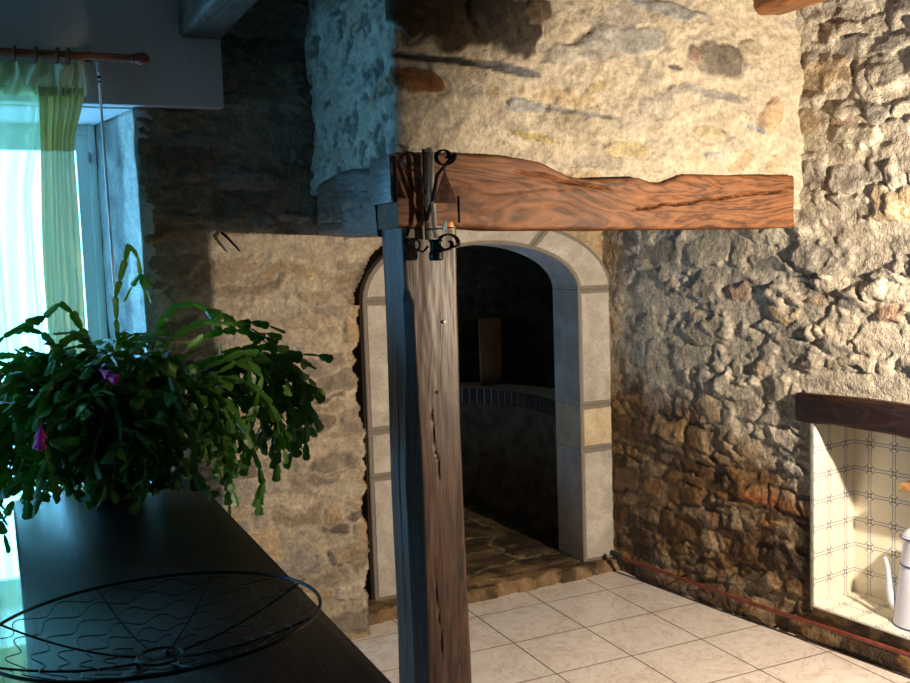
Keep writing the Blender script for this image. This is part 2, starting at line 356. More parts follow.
w2 = bpy.data.objects.new('unseen_window_2', None); COL.objects.link(w2); w2.location = (-2.45, 3.97, .4); w2['kind'] = 'structure'  # unseen window, added and sized for the blue light it lets in
b = MB(); b.box(-2.48, -2.42, 3.6, 3.66, .4, 2.5); b.box(-2.48, -2.42, 4.44, 4.5, .4, 2.5); b.box(-2.48, -2.42, 3.66, 4.44, .4, .46); b.box(-2.48, -2.42, 3.66, 4.44, 2.44, 2.5)
b.build('window_frame', M['frame'], w2)
MB().box(-2.453, -2.447, 3.66, 4.44, .46, 2.44).build('window_pane', M['glass'], w2, smooth=False)
struct(MB().box(-2.4, 4.6, -2.1, -2, 0, 3.1).build('wall_front', M['dim'], smooth=False))
b = MB(); b.prism([wp(2.42, -.01, 0), wp(2.42, .3, 0), wp(7, .3, 0), wp(7, 0, 0)], (0, 0, 3.1)); struct(b.build('wall_right', M['dim'], smooth=False))
b = MB(); b.box(-2.4, -.77, 4.56, 5.25, 0, 3.1); b.box(-.77, .50, 4.56, 5.25, 0, .25); b.box(-.77, .95, 4.56, 5.25, 2.54, 3.1)
struct(b.build('wall_back', M['plaster'], smooth=False))
# plaster skin above the window, standing proud of the stones, soft edge
b = MB(); b.box(-2.3, .988, 4.485, 4.56, 2.545, 3.1); struct(b.build('trim_1', M['plaster'], bevel=.012))
# splayed reveal
U, V = grid(0, .66, .25, 2.54, .02)
H = .005 * fbm(U * 8, V * 8, s=3); pos = np.stack([.606 - .176 * U, 4.53 + U, V], -1); nor = np.zeros_like(pos); nor[..., 0] = -.985; nor[..., 1] = -.173
cc = np.array([.55, .53, .48]) * (1 + .2 * fbm(U * 7, V * 5, s=8)[..., None]); inner = sst(.17, .24, U + .03 * fbm(V * 9, U * 9, s=4))[..., None]
cc = cc * (1 - inner) + inner * np.array([.17, .17, .15]) * (1 + .3 * fbm(U * 12, V * 12, s=9)[..., None])
cc = cc * (1 - .6 * sst(.25, .7, fbm(U * 20, V * 13, s=21))[..., None] * sst(.12, .0, U)[..., None])
struct(surface('wall_back', pos, nor, U, V, H, cc, 0 * U, U > -1, .11, M['wall']))
# ---- left stone wall, plane Y=4.545, cut round the arch
def pal(r, n, cols, wts):
    c = np.array(cols)[r.choice(len(cols), n, p=np.array(wts) / sum(wts))]; return c * (1 + r.normal(size=(n, 1)) * .12)
U, V = grid(.60, 2.30, -.02, 3.1, .0085)
E, I, S, du, dv, r = stones(U, V, .21, .085, 31, .03)
n = len(S); expo = r.uniform(.0, 1, n); hh = r.uniform(.001, .014, n); tx, ty = r.normal(size=n) * .04, r.normal(size=n) * .07
edge = sst(.003, .022, E + .006 * fbm(U * 40, V * 40, s=4)); msk = edge * (expo[I] > .22)
fr = fbm(U * 22, V * 34, s=2, o=5)
H = msk * (hh[I] + tx[I] * du + ty[I] * dv) + .004 * fr + .010 * fbm(U * 3, V * 3, s=6) + .004 * msk * fbm(U * 10, V * 45, s=61, o=3)
cs = pal(r, n, [(.36, .28, .20), (.44, .32, .20), (.28, .23, .18), (.46, .39, .30), (.38, .33, .28), (.16, .12, .09)], [3, 3, 2, 3, 2, 1.3])
mort = np.array([.44, .365, .28])
colr = mort * (1 - msk[..., None]) + cs[I] * msk[..., None]; colr = colr * (1 + .13 * fr[..., None])
edgeX = 1.585 + .022 * fbm(V * 11, V * 0 + 2, s=5)
um = sst(1.9, 2.15, V) * .85 + sst(.75, .3, V) * .25; colr = colr * (1 - um[..., None] * .55)       # unlit upper wall's shade put into the stone colour; foot darker
gap_shade = sst(.05, .0, np.sqrt(((U - 2.467) / .90) ** 2 + ((np.maximum(V, 1.64) - 1.64) / .49) ** 2) - 1) * (V > 1.64) + sst(.022, .0, edgeX - U) * (V <= 1.64); colr = colr * (1 - .6 * np.clip(gap_shade, 0, 1)[..., None])  # shade of the gap painted along the wall edge beside the arch
orr = np.exp(-(((U - .70) / .09) ** 2 + ((V - 2.02) / .05) ** 2)); colr = colr * (1 - orr[..., None] * .8) + orr[..., None] * np.array([.22, .09, .02]) * .8
inell = (((U - 2.467) / (.90 + .012 * fbm(U * 9, V * 9, s=15))) ** 2 + ((np.maximum(V, 1.64) - 1.64) / .49) ** 2) < 1
keep = ~(inell & (V >= 1.64)) & ((U < edgeX) | (V >= 1.64)) & ~((U < .606)) & ~((U < .97) & (V > 2.56))
H = H - .02 * sst(.03, 0, np.abs(U - edgeX)) * (V < 1.64)
H = H * sst(.60, .625, U)
pos = np.stack([U, 4.545 + 0 * U, V], -1); nor = np.zeros_like(pos); nor[..., 1] = -1
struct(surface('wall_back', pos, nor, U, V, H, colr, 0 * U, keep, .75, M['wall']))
# ---- stone above right haunch, plane Y=4.90
U, V = grid(2.31, 3.32, 1.2, 3.1, .012)
E, I, S, du, dv, r = stones(U, V, .15, .08, 77, .03); n = len(S); hh = r.uniform(0, .03, n)
edge = sst(.003, .02, E); fr = fbm(U * 22, V * 28, s=12); H = edge * hh[I] + .007 * fr
cs = pal(r, n, [(.42, .32, .2), (.36, .30, .22), (.3, .24, .18)], [1, 1, 1]); colr = np.array([.5, .41, .3]) * (1 - edge[..., None]) + cs[I] * edge[..., None]
keep = ~((((U - 2.467) / .75) ** 2 + ((np.maximum(V, 1.64) - 1.64) / .40) ** 2) < 1)
pos = np.stack([U, 4.90 + 0 * U, V], -1); nor = np.zeros_like(pos); nor[..., 1] = -1
struct(surface('wall_back', pos, nor, U, V, H, colr, 0 * U, keep, .2, M['wall']))
# ---- right rubble wall
SN0 = 1.312                     # far jamb of the niche, metres from the wall's foot point towards the camera
U, V = grid(-.42, 2.46, -.03, 3.1, .0088)
low = sst(-.12, .15, (1.13 - .42 * sst(.2, 1.25, U) + .10 * fbm(U * 3, V * 3, s=44)) - V)       # greasy dark foot
E, I, S, du, dv, r = stones(U, V, .18, .105, 5, .035, 2.6); n = len(S); hh = r.uniform(.003, .028, n) ; tx, ty = r.normal(size=n) * .13, r.normal(size=n) * .16
expo = r.uniform(0, 1, n)
edge = sst(.0, .024, E + .004 * fbm(U * 20, V * 20, s=4))
fr = fbm(U * 20, V * 22, s=71, o=4); rid = 1 - np.abs(fbm(U * 9, V * 9, s=73, o=4))
exq = np.where(low > .5, 1.0, (expo[I] > .30) * 1.0)
tilt = np.clip(tx[I] * du + ty[I] * dv, -.013, .013)
H = edge * exq * (hh[I] + tilt) + .0028 * fr + .006 * (rid - .6) * (.4 + low) + .016 * sst(.30, .75, fbm(U * 7.5, V * 9, s=76, o=4)) - .010 * sst(.45, .8, fbm(U * 8, V * 10, s=78, o=3)) + .013 * fbm(U * 2.5, V * 2.5, s=75) + .045 * sst(1.85, 2.0, V) * sst(.7, 1.0, U)
cs = pal(r, n, [(.46, .41, .34), (.36, .33, .29), (.46, .35, .22), (.30, .28, .26), (.40, .25, .19), (.52, .47, .39)], [4, 3, 1.4, 2, .5, 3])
cd = pal(r, n, [(.13, .065, .026), (.24, .125, .045), (.07, .04, .02), (.30, .19, .09), (.18, .11, .055)], [3, 3, 2, 1.2, 2])
mort = np.array([.50, .455, .385]); a = edge * exq * .8
upc = mort * (1 - a[..., None]) + cs[I] * a[..., None]
dnc = np.array([.10, .065, .035]) * (1 - edge[..., None]) + cd[I] * edge[..., None]
pale = sst(.35, .6, fbm(U * 6, V * 6, s=91)) * .55; dnc = dnc * (1 - pale[..., None]) + np.array([.36, .27, .17]) * pale[..., None]
foot = sst(.10, .02, V); lo3 = low[..., None]
colr = upc * (1 - lo3) + dnc * lo3; colr = colr * (1 - .45 * foot[..., None]) * (1 + .22 * fr[..., None])
rr_ = np.exp(-(((U - 1.0) / .16) ** 2 + ((V - .62) / .025) ** 2)); colr = colr * (1 - .7 * rr_[..., None]) + .7 * rr_[..., None] * np.array([.3, .07, .03])
near_n = sst(.0, .12, SN0 - U) + (V > 1.3); H = H * np.clip(.25 + near_n, 0, 1)                              # calmer beside the niche
H = np.where((V < .19) & (U > SN0 - .1), np.clip(H, -.02, .026), H)
H = np.where((V > .15) & (V < .2) & (U > SN0 - .02), np.clip(H, -.02, .012), H)
keep = ~((U > SN0) & (V > .171) & (V < 1.06))
H = (H * (.42 + .45 * sst(0, .9, U)) - .022 * sst(.25, .0, U)) + .025 * sst(.12, .0, V) * (U < SN0 + .9)
pos = np.stack([WA[0] + wd[0] * U, WA[1] + wd[1] * U, V], -1); nor = np.zeros_like(pos); nor[..., 0] = -wn[0]; nor[..., 1] = -wn[1]
struct(surface('wall_right', pos, nor, U, V, H - .012, colr, low * .9, keep, .06, M['wallr'], flip=True))

# ---- alcove behind the arch
def rough(name, o, du_, dv_, nrm, lu, lv, seed, cols, mortc, res=.03, sw=.3, sh=.14, amp=.03, keepf=None, thick=.05, flip=False, hfun=None, wet=0):
    U, V = grid(0, lu, 0, lv, res); E, I, S, a, b, r = stones(U, V, sw, sh, seed, .04); n = len(S); hh = r.uniform(0, amp, n)
    e = sst(.004, .03, E); fr = fbm(U * 16, V * 16, s=seed + 1); H = e * hh[I] + .006 * fr
    cs = pal(r, n, cols, [1] * len(cols)); c = np.array(mortc) * (1 - e[..., None]) + cs[I] * e[..., None]; c = c * (1 + .25 * fr[..., None])
    pos = np.array(o) + U[..., None] * np.array(du_) + V[..., None] * np.array(dv_)
    if hfun is not None: pos = hfun(pos, U, V)
    nor = np.zeros_like(pos) + np.array(nrm)
    k = np.ones_like(U, bool) if keepf is None else keepf(pos)
    return struct(surface(name, pos, nor, U, V, H, c, 0 * U + wet, k, thick, M['wall'], flip=flip))
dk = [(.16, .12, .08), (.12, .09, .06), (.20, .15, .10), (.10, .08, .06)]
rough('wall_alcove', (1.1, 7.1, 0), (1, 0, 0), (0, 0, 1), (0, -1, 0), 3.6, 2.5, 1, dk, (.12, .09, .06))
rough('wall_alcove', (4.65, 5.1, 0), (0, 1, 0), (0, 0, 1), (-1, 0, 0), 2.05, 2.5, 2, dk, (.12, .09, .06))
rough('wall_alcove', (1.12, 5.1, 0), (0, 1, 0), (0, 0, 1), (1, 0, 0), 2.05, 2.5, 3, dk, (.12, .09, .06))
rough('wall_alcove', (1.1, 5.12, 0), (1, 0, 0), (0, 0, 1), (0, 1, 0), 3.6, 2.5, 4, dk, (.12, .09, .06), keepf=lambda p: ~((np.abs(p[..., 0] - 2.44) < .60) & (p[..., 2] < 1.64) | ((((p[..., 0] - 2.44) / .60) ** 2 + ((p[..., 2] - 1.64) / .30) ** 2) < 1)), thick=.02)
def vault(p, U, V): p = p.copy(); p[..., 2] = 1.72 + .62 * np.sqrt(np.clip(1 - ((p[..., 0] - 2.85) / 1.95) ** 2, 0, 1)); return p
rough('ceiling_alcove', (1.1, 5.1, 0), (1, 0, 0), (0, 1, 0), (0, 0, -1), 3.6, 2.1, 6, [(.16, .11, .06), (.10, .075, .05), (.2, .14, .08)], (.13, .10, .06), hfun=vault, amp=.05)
# flagstone floor + threshold (slightly skewed front edge)
U, V = grid(1.52, 4.6, 4.66, 7.1, .014)
E, I, S, du, dv, r = stones(U, V, .75, .42, 15, .03, 4); n = len(S)
fr = fbm(U * 14, V * 14, s=41, o=5); e = sst(.003, .02, E); hh = r.uniform(0, .008, n)
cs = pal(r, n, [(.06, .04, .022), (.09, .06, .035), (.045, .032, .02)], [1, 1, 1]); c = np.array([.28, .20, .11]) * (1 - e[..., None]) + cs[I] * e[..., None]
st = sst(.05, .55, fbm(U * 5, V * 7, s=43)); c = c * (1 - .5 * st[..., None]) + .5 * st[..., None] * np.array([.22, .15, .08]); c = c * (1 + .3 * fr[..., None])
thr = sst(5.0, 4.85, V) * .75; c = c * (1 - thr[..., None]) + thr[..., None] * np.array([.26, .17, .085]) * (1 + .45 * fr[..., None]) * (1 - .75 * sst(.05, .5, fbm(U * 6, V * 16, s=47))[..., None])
fe = 4.672 + .052 * (U - 1.52) + .012 * fbm(U * 9, V * 0, s=9); H = e * hh[I] + .005 * fr; H = H - .045 * sst(.035, 0, V - fe)
pos = np.stack([U, V, .056 + 0 * U], -1); nor = np.zeros_like(pos); nor[..., 2] = 1
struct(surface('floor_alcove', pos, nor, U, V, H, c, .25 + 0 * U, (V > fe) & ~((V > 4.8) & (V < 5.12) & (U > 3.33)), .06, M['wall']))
# round low bench/well wall with a soldier course of bricks on the rim
t = thing('curved_stone_bench', 'low curved stone wall with a rim of upright dark bricks inside the arched alcove', 'low wall', (2.25, 5.75, .05))
cx, cy, R0, R1, zt = 2.25, 5.75, 1.02, 1.28, .80
b = MB(); na = 90; a0, a1 = -26, 130; vs = []; fs = []
for i in range(na + 1):
    a = math.radians(a0 + (a1 - a0) * i / na)
    for j, (rr, z) in enumerate([(R0, .05)] + [(R0, .05 + (zt - .05) * k / 12) for k in range(1, 13)] + [(R1, zt), (R1, .05)]):
        q = rr + .025 * float(fbm(np.array([a * 5.]), np.array([z * 7.]), s=2)[0]); vs.append((cx + q * math.cos(a), cy + q * math.sin(a), z))
nj = 15
for i in range(na):
    for j in range(nj - 1): fs.append((i * nj + j, (i + 1) * nj + j, (i + 1) * nj + j + 1, i * nj + j + 1))
b.add(vs, fs); b.build('bench_wall', plain('dark_stonework', (.11, .075, .045), .95, var=.6, ns=9, b=.8), t)
b = MB(); nb = 46
for i in range(nb):
    a = math.radians(a0 + (a1 - a0) * (i + .08) / nb); a_ = math.radians(a0 + (a1 - a0) * (i + .90) / nb)
    b.prism([(cx + rr * math.cos(q), cy + rr * math.sin(q), zt) for rr, q in ((R0 - .02, a), (R0 - .02, a_), (R1, a_), (R1, a))], (0, 0, .105))
tag(b.build('brick_rim', M['brick'], t, smooth=False), 'rim of upright dark bricks')
b = MB()
for i in range(na):
    a = math.radians(a0 + (a1 - a0) * i / na); a_ = math.radians(a0 + (a1 - a0) * (i + 1) / na)
    b.prism([(cx + rr * math.cos(q), cy + rr * math.sin(q), zt) for rr, q in ((R0 - .012, a), (R0 - .012, a_), (R1 - .01, a_), (R1 - .01, a))], (0, 0, .108))
b.build('rim_mortar', M['bmortar'], t, smooth=False)
b = MB(); b.box(3.145, 3.315, 6.395, 6.42, .908, 1.395)
o = b.build('wooden_board', M['board'], org=(3.23, 6.40, .9), bevel=.004); tag(o, 'upright brown plank standing in the dark alcove behind the brick rim', 'board')

# ---- arch surround of dressed blocks
arch = bpy.data.objects.new('trim_2', None); COL.objects.link(arch); arch.location = (2.44, 4.84, .06); arch['kind'] = 'structure'
YF = 4.84
def block(outl, mat):
    """outl: closed list of (x,z); dressed face slightly proud inside a darker margin"""
    c = Vector((sum(p[0] for p in outl) / len(outl), sum(p[1] for p in outl) / len(outl))); b = MB(); n = len(outl)
    P = [Vector(p) for p in outl]
    def inset(d):
        res = []
        for i in range(n):
            p0, p1, p2 = P[i - 1], P[i], P[(i + 1) % n]; e1 = (p1 - p0).normalized(); e2 = (p2 - p1).normalized()
            n1 = Vector((-e1.y, e1.x)); n2 = Vector((-e2.y, e2.x)); q = (n1 + n2); q = q / max(.35, (1 + n1.dot(n2))); res.append(p1 + q * d)
        return res
    area = sum(P[i].x * P[(i + 1) % n].y - P[(i + 1) % n].x * P[i].y for i in range(n))
    sg = 1 if area > 0 else -1
    L = [(inset(sg * .002), 5.12), (inset(sg * .002), YF + .004), (inset(sg * .006), YF), (inset(sg * .021), YF), (inset(sg * .025), YF - .005)]
    vs = []
    for pts, y in L: vs += [(p.x, y, p.y) for p in pts]
    for k in range(len(L) - 1):
        fs = [(k * n + i, k * n + (i + 1) % n, (k + 1) * n + (i + 1) % n, (k + 1) * n + i) for i in range(n)]
        b.add(vs if k == 0 else [], [], 0)
        b.f += fs; b.mi += [1 if k in (1, 2) else 0] * n
    b.f.append(tuple((len(L) - 1) * n + i for i in range(n))); b.mi.append(0)
    b.f.append(tuple(range(n))); b.mi.append(0)
    return b.build('stone_block', [mat, M['margin']], arch, smooth=False)
xl0, xl1, xr0, xr1, zs = 1.715, 1.872, 3.003, 3.232, 1.64
for z0, z1, mt in ((.056, .72, 'lime'), (.72, .965, 'lime'), (.965, zs, 'lime')): block([(xl0, z0), (xl1, z0), (xl1, z1), (xl0, z1)], M[mt])
for z0, z1, mt in ((.056, .72, 'lime'), (.72, .975, 'limey'), (.975, zs, 'lime')): block([(xr0, z0), (xr1, z0), (xr1, z1), (xr0, z1)], M[mt])
for a0_, a1_ in ((0, 62.5), (62.5, 117.5), (117.5, 180)):
    A = [math.radians(a0_ + (a1_ - a0_) * k / 10) for k in range(11)]
    inn = [(2.4375 + .5655 * math.cos(a), zs + .272 * math.sin(a)) for a in A]; outr = [(2.4735 + .7585 * math.cos(a), zs + .412 * math.sin(a)) for a in A]
    block(inn + outr[::-1], M['lime'])
b = MB()
for k in range(36):
    a, a_ = math.radians(5 * k), math.radians(5 * k + 5)
    b.prism([(2.4375 + .568 * math.cos(a), YF + .006, zs + .275 * math.sin(a)), (2.4375 + .568 * math.cos(a_), YF + .006, zs + .275 * math.sin(a_)), (2.4735 + .755 * math.cos(a_), YF + .006, zs + .409 * math.sin(a_)), (2.4735 + .755 * math.cos(a), YF + .006, zs + .409 * math.sin(a))], (0, .27, 0))
b.box(xl0 + .003, xl1 - .003, YF + .006, 5.11, .056, zs); b.box(xr0 + .003, xr1 - .003, YF + .006, 5.11, .056, zs)
b.build('mortar_bed', M['margin'], arch, smooth=False)
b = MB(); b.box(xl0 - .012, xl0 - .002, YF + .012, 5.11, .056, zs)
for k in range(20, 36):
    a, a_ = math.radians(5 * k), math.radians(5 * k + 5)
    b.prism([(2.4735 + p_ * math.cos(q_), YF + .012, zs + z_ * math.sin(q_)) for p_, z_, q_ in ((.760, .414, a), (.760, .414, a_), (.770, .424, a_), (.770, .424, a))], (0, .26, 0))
b.build('gap_shade_strip', plain('gap_shade_black', (.02, .017, .014), 1.0), arch, smooth=False)  # near-black strips stand in for shade in the gap beside the arch

# ---- window
wi = bpy.data.objects.new('window_1', None); COL.objects.link(wi); wi.location = (-.08, 5.15, .25); wi['kind'] = 'structure'
b = MB(); x0, x1, z0, z1 = -.77, .50, .25, 2.54
b.box(x0, x0 + .05, 5.12, 5.18, z0, z1); b.box(x1 - .035, x1, 5.12, 5.18, z0, z1); b.box(x0 + .05, x1 - .035, 5.12, 5.18, z1 - .05, z1); b.box(x0 + .05, x1 - .035, 5.12, 5.18, z0, z0 + .05)
b.build('window_frame', M['frame'], wi, bevel=.004)
for (a, c) in ((x0 + .05, -.137), (-.133, x1 - .035)):
    b = MB(); w = .055
    b.box(a, a + w, 5.135, 5.175, z0 + .05, z1 - .05); b.box(c - w, c, 5.135, 5.175, z0 + .05, z1 - .05); b.box(a + w, c - w, 5.135, 5.175, z1 - .12, z1 - .05); b.box(a + w, c - w, 5.135, 5.175, z0 + .05, z0 + .14); b.box(a + w, c - w, 5.135, 5.175, .82, .87)
    b.build('window_sash', M['frame'], wi, bevel=.004)
    MB().box(a + w, c - w, 5.152, 5.158, z0 + .14, z1 - .12).build('window_pane', M['glass'], wi, smooth=False)
MB().box(.462, .474, 5.105, 5.125, 2.36, 2.41).build('window_hinge', M['steel'], wi, bevel=.003)
MB().box(x0 - .0, x1, 4.56, 5.12, .25, .27).build('window_sill', M['frame'], wi, bevel=.003)

# ================================================================ CHIMNEY HOOD
def hood():
    Ly, rc = 1.08, .035
    s0 = Ly - rc; s1 = s0 + rc * PI / 2
    U, V = grid(0, 3.20, 2.02, 3.1, .008)
    # path: left face (Y 4.57 -> 3.49), corner, front face
    X = np.where(U < s0, 1.392, np.where(U < s1, 1.392 + rc * (1 - np.cos((U - s0) / rc)), 1.392 + rc + (U - s1)))
    Y = np.where(U < s0, 4.57 - U, np.where(U < s1, 3.49 + rc * (1 - np.sin(np.clip((U - s0) / rc, 0, PI / 2))), 3.49))
    th = np.clip((U - s0) / rc, 0, PI / 2); nx, ny = -np.cos(th), -np.sin(th)
    nx = np.where(U > s1, 0, np.where(U < s0, -1, nx)); ny = np.where(U > s1, -1, np.where(U < s0, 0, ny))
    E, I, S, du, dv, r = stones(U, V, .17, .075, 57, .035); n = len(S)
    expo = r.uniform(0, 1, n); hh = r.uniform(.0, .010, n)
    thrr = .012 + .055 * expo[I]                                # how much of each stone the render leaves bare
    fr = fbm(U * 24, V * 30, s=82, o=5); e = sst(0, .012, E - thrr * .55 + .01 * fr) * (expo[I] < .62)
    H = e * (hh[I] - .003) + .005 * fr + .012 * fbm(U * 4, V * 5, s=85) + .004 * fbm(U * 9, V * 9, s=86)
    cs = pal(r, n, [(.38, .33, .25), (.35, .32, .27), (.40, .31, .20), (.30, .28, .255), (.45, .40, .32)], [3, 2.5, 1.5, 2, 2])
    mort = np.array([.455, .40, .32]); c = mort * (1 - .8 * e[..., None]) + cs[I] * .8 * e[..., None]
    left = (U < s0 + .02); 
    # left face: more relief, thin dark hollows; colour lowered to dim its lighting
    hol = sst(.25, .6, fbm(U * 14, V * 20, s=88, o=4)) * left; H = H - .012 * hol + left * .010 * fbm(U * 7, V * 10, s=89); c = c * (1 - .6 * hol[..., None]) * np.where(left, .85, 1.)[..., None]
    # individual bare stones seen in the front: (x, z, half w, half h, tilt, colour, relief)
    F = [(1.60, 2.77, .26, .13, -.03, (.10, .062, .032), .012), (1.86, 2.76, .15, .115, -.1, (.075, .055, .038), .02), (2.02, 2.80, .07, .05, .2, (.15, .10, .06), .01),
         (1.62, 2.60, .20, .014, -.04, (.05, .045, .04), -.012), (1.90, 2.575, .14, .018, -.14, (.16, .15, .14), -.006),
         (1.50, 2.52, .12, .045, -.1, (.28, .12, .045), .006), (2.42, 2.72, .22, .06, 0, (.38, .35, .29), .008), (2.62, 2.86, .20, .03, -.15, (.36, .34, .30), .006), (2.92, 2.67, .125, .07, -.06, (.20, .165, .12), .012), (2.77, 2.68, .03, .045, .1, (.38, .26, .18), .010),
         (2.20, 2.42, .22, .008, -.1, (.25, .23, .2), -.004), (2.66, 2.62, .05, .010, 0, (.2, .18, .15), -.006), (2.85, 2.52, .17, .02, -.15, (.33, .30, .25), .003),
         (3.18, 2.44, .08, .065, .45, (.52, .37, .21), .008), (1.98, 2.32, .09, .014, -.15, (.52, .40, .16), .004), (2.42, 2.28, .11, .03, -.05, (.55, .43, .24), .004),
         (2.86, 2.35, .10, .035, 0, (.55, .43, .26), .004), (3.10, 2.37, .07, .012, -.2, (.35, .34, .33), .003), (2.88, 2.26, .07, .018, 0, (.50, .45, .38), .003),
         (1.95, 2.44, .09, .03, 0, (.42, .40, .34), .004), (3.08, 2.72, .07, .035, -.1, (.45, .36, .24), .004), (2.55, 2.45, .09, .04, -.1, (.56, .48, .36), .003), (2.28, 2.53, .05, .02, .3, (.55, .42, .22), .002), (2.20, 2.66, .17, .045, .1, (.44, .39, .31), .006)]
    for k, (x, z, a, b_, tl_, col, rl) in enumerate(F):
        dx_ = (X - x) / a + .35 * fbm(X * 9, V * 9, s=100 + k, o=3) * .6; dz_ = ((V - z) - tl_ * (X - x)) / b_ + .25 * fbm(X * 11, V * 11, s=200 + k, o=3)
        d = (np.abs(dx_) ** 3 + np.abs(dz_) ** 3) ** (1 / 3); mk = sst(1.05, .82, d) * (U > s0)
        c = c * (1 - mk[..., None]) + np.array(col) * np.array([.70, .75, .86]) * (1 + .25 * fr[..., None]) * mk[..., None]; H = H * (1 - .5 * mk) + rl * mk - .007 * sst(.14, 0, np.abs(d - 1)) * (U > s0) * (b_ > .025) ; c = c * (1 - .35 * (sst(.12, 0, np.abs(d - 1.02)) * (U > s0) * sst(.2, .6, fbm(X * 8, V * 8, s=300 + k) + .3))[..., None])  # patchy dark ring paints shadow round each stone
    c = c * (1 + .07 * fr[..., None])
    pos = np.stack([X, Y, V], -1); nor = np.stack([nx, ny, 0 * X], -1)
    keep = (X < 3.50) & ((U > s0 - .02) | (V > 2.16))
    return surface('chimney_hood', pos, nor, U, V, H, c, 0 * U, keep, .16, M['wall'])
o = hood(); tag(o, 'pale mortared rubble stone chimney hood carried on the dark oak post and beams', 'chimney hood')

# ---- timbers: rounded-rectangle loft with grain relief and cracks
def loft(name, axis, a0, a1, n, sec, mat, amp=.004, seed=0, cracks=(), npm=22, parent=None, org=None, rad=.02, gl=1.2, gs=9):
    """sec(t)-> (p0,p1,q0,q1). axis 0: along X, p=Y q=Z; 1: along Y, p=X q=Z; 2: along Z, p=X q=Y"""
    vs = []; rr = rad
    T = np.linspace(0, 1, n); rows = []
    for t in T:
        p0, p1, q0, q1 = sec(t); a = a0 + (a1 - a0) * t; pts = []
        w, h = p1 - p0 - 2 * rr, q1 - q0 - 2 * rr
        def arc(cx_, cy_, s): return [(cx_ + rr * math.cos(s + PI / 2 * k / 4), cy_ + rr * math.sin(s + PI / 2 * k / 4), math.cos(s + PI / 2 * k / 4), math.sin(s + PI / 2 * k / 4)) for k in range(5)]
        pts += arc(p1 - rr, q1 - rr, 0); pts += [(p1 - rr - w * k / npm, q1, 0, 1) for k in range(1, npm)]
        pts += arc(p0 + rr, q1 - rr, PI / 2); pts += [(p0, q1 - rr - h * k / npm, -1, 0) for k in range(1, npm)]
        pts += arc(p0 + rr, q0 + rr, PI); pts += [(p0 + rr + w * k / npm, q0, 0, -1) for k in range(1, npm)]
        pts += arc(p1 - rr, q0 + rr, 3 * PI / 2); pts += [(p1, q0 + rr + h * k / npm, 1, 0) for k in range(1, npm)]
        rows.append([(a, *p) for p in pts])
    A = np.array(rows); m = A.shape[1]; a, p, q, np_, nq = [A[..., k] for k in range(5)]
    D = amp * fbm(a * gl + 5, p * gs + q * .7 * gs, q * gs, s=seed, o=5) + amp * .5 * fbm(a * gl * 4, p * gs * 3, q * gs * 3, s=seed + 3, o=3)
    for (ca, cb, cq0, cq1, face, wd_, dp) in cracks:      # ca..cb along axis, cq at ends, face predicate
        line = cq0 + (cq1 - cq0) * np.clip((a - ca) / (cb - ca), 0, 1) + .006 * vn(a * 14, a * 0, s=seed + 9)
        other = {'p0': (np_ < -.5), 'p1': (np_ > .5), 'q0': (nq < -.5), 'q1': (nq > .5)}[face]; cr = q if face[0] == 'p' else p
        tp_ = sst(ca - .02, ca + .06, a) * sst(cb + .02, cb - .06, a)
        D = D - dp * np.exp(-((cr - line) / wd_) ** 2) * tp_ * other
    p = p + np_ * D; q = q + nq * D
    st = {0: (a, p, q), 1: (p, a, q), 2: (p, q, a)}[axis]; vs = np.stack(st, -1).reshape(-1, 3)
    fs = [(i * m + k, i * m + (k + 1) % m, (i + 1) * m + (k + 1) % m, (i + 1) * m + k) for i in range(n - 1) for k in range(m)]
    fs += [tuple(range(m)), tuple((n - 1) * m + k for k in range(m))]
    b = MB(); b.v = [tuple(v) for v in vs]; b.f = fs; b.mi = [0] * len(fs)
    return b.build(name, mat, parent, org=org)
tpx = [1.36, 1.632, 1.80, 1.90, 1.976, 2.05, 2.111, 2.204, 2.446, 2.52, 2.58, 2.66, 2.70, 3.40]; tpz = [2.250, 2.254, 2.245, 2.236, 2.222, 2.19, 2.165, 2.152, 2.158, 2.138, 2.138, 2.166, 2.172, 2.168]
def secb(t):
    x = 1.374 + (3.272 - 1.374) * t
    yf = 3.437 + .010 * math.sin(x * 5) + (.018 if x > 2.1 else .018 * max(0, (x - 1.8) / .3)) * .6
    return (yf, 3.66, float(np.interp(x, [1.36, 1.6, 1.8, 2.25, 2.7, 3.4], [1.978, 1.978, 1.962, 1.953, 1.946, 1.935])), float(np.interp(x, tpx, tpz)))
bm_r = loft('oak_beam', 0, 1.374, 3.272, 360, secb, M['beam'], .0028, 3, [(2.40, 3.25, 2.03, 2.105, 'p0', .0035, .022), (1.85, 2.30, 2.19, 2.11, 'p0', .006, .012), (1.7, 2.1, 2.10, 2.12, 'p0', .006, .003)], npm=40, org=(2.4, 3.55, 2.05), rad=.014)
tag(bm_r, 'long orange-brown oak beam with wavy top edge and cracks under the front of the stone hood', 'beam')
def secl(t):
    y = 3.66 + (4.53 - 3.66) * t
    en = max(0, (t - .80) / .2)
    return (1.364 + .003 * math.sin(y * 7) + .05 * en ** 2, 1.56, float(np.interp(y, [3.66, 4.0, 4.53], [1.948, 1.952, 1.975])), float(np.interp(y, [3.66, 3.95, 4.1, 4.3, 4.42, 4.53], [2.205, 2.232, 2.232, 2.215, 2.20, 2.14])))
bm_l = loft('oak_beam', 1, 3.66, 4.53, 160, secl, M['beaml'], .006, 8, [(3.75, 4.3, 2.08, 2.06, 'p0', .003, .008), (3.95, 4.45, 2.03, 2.02, 'p0', .003, .01), (3.7, 4.1, 2.13, 2.15, 'p0', .003, .006)], npm=26, org=(1.47, 4.1, 2.05), rad=.02)
tag(bm_l, 'short blue-lit oak beam under the left side of the stone hood, running back to the wall', 'beam')
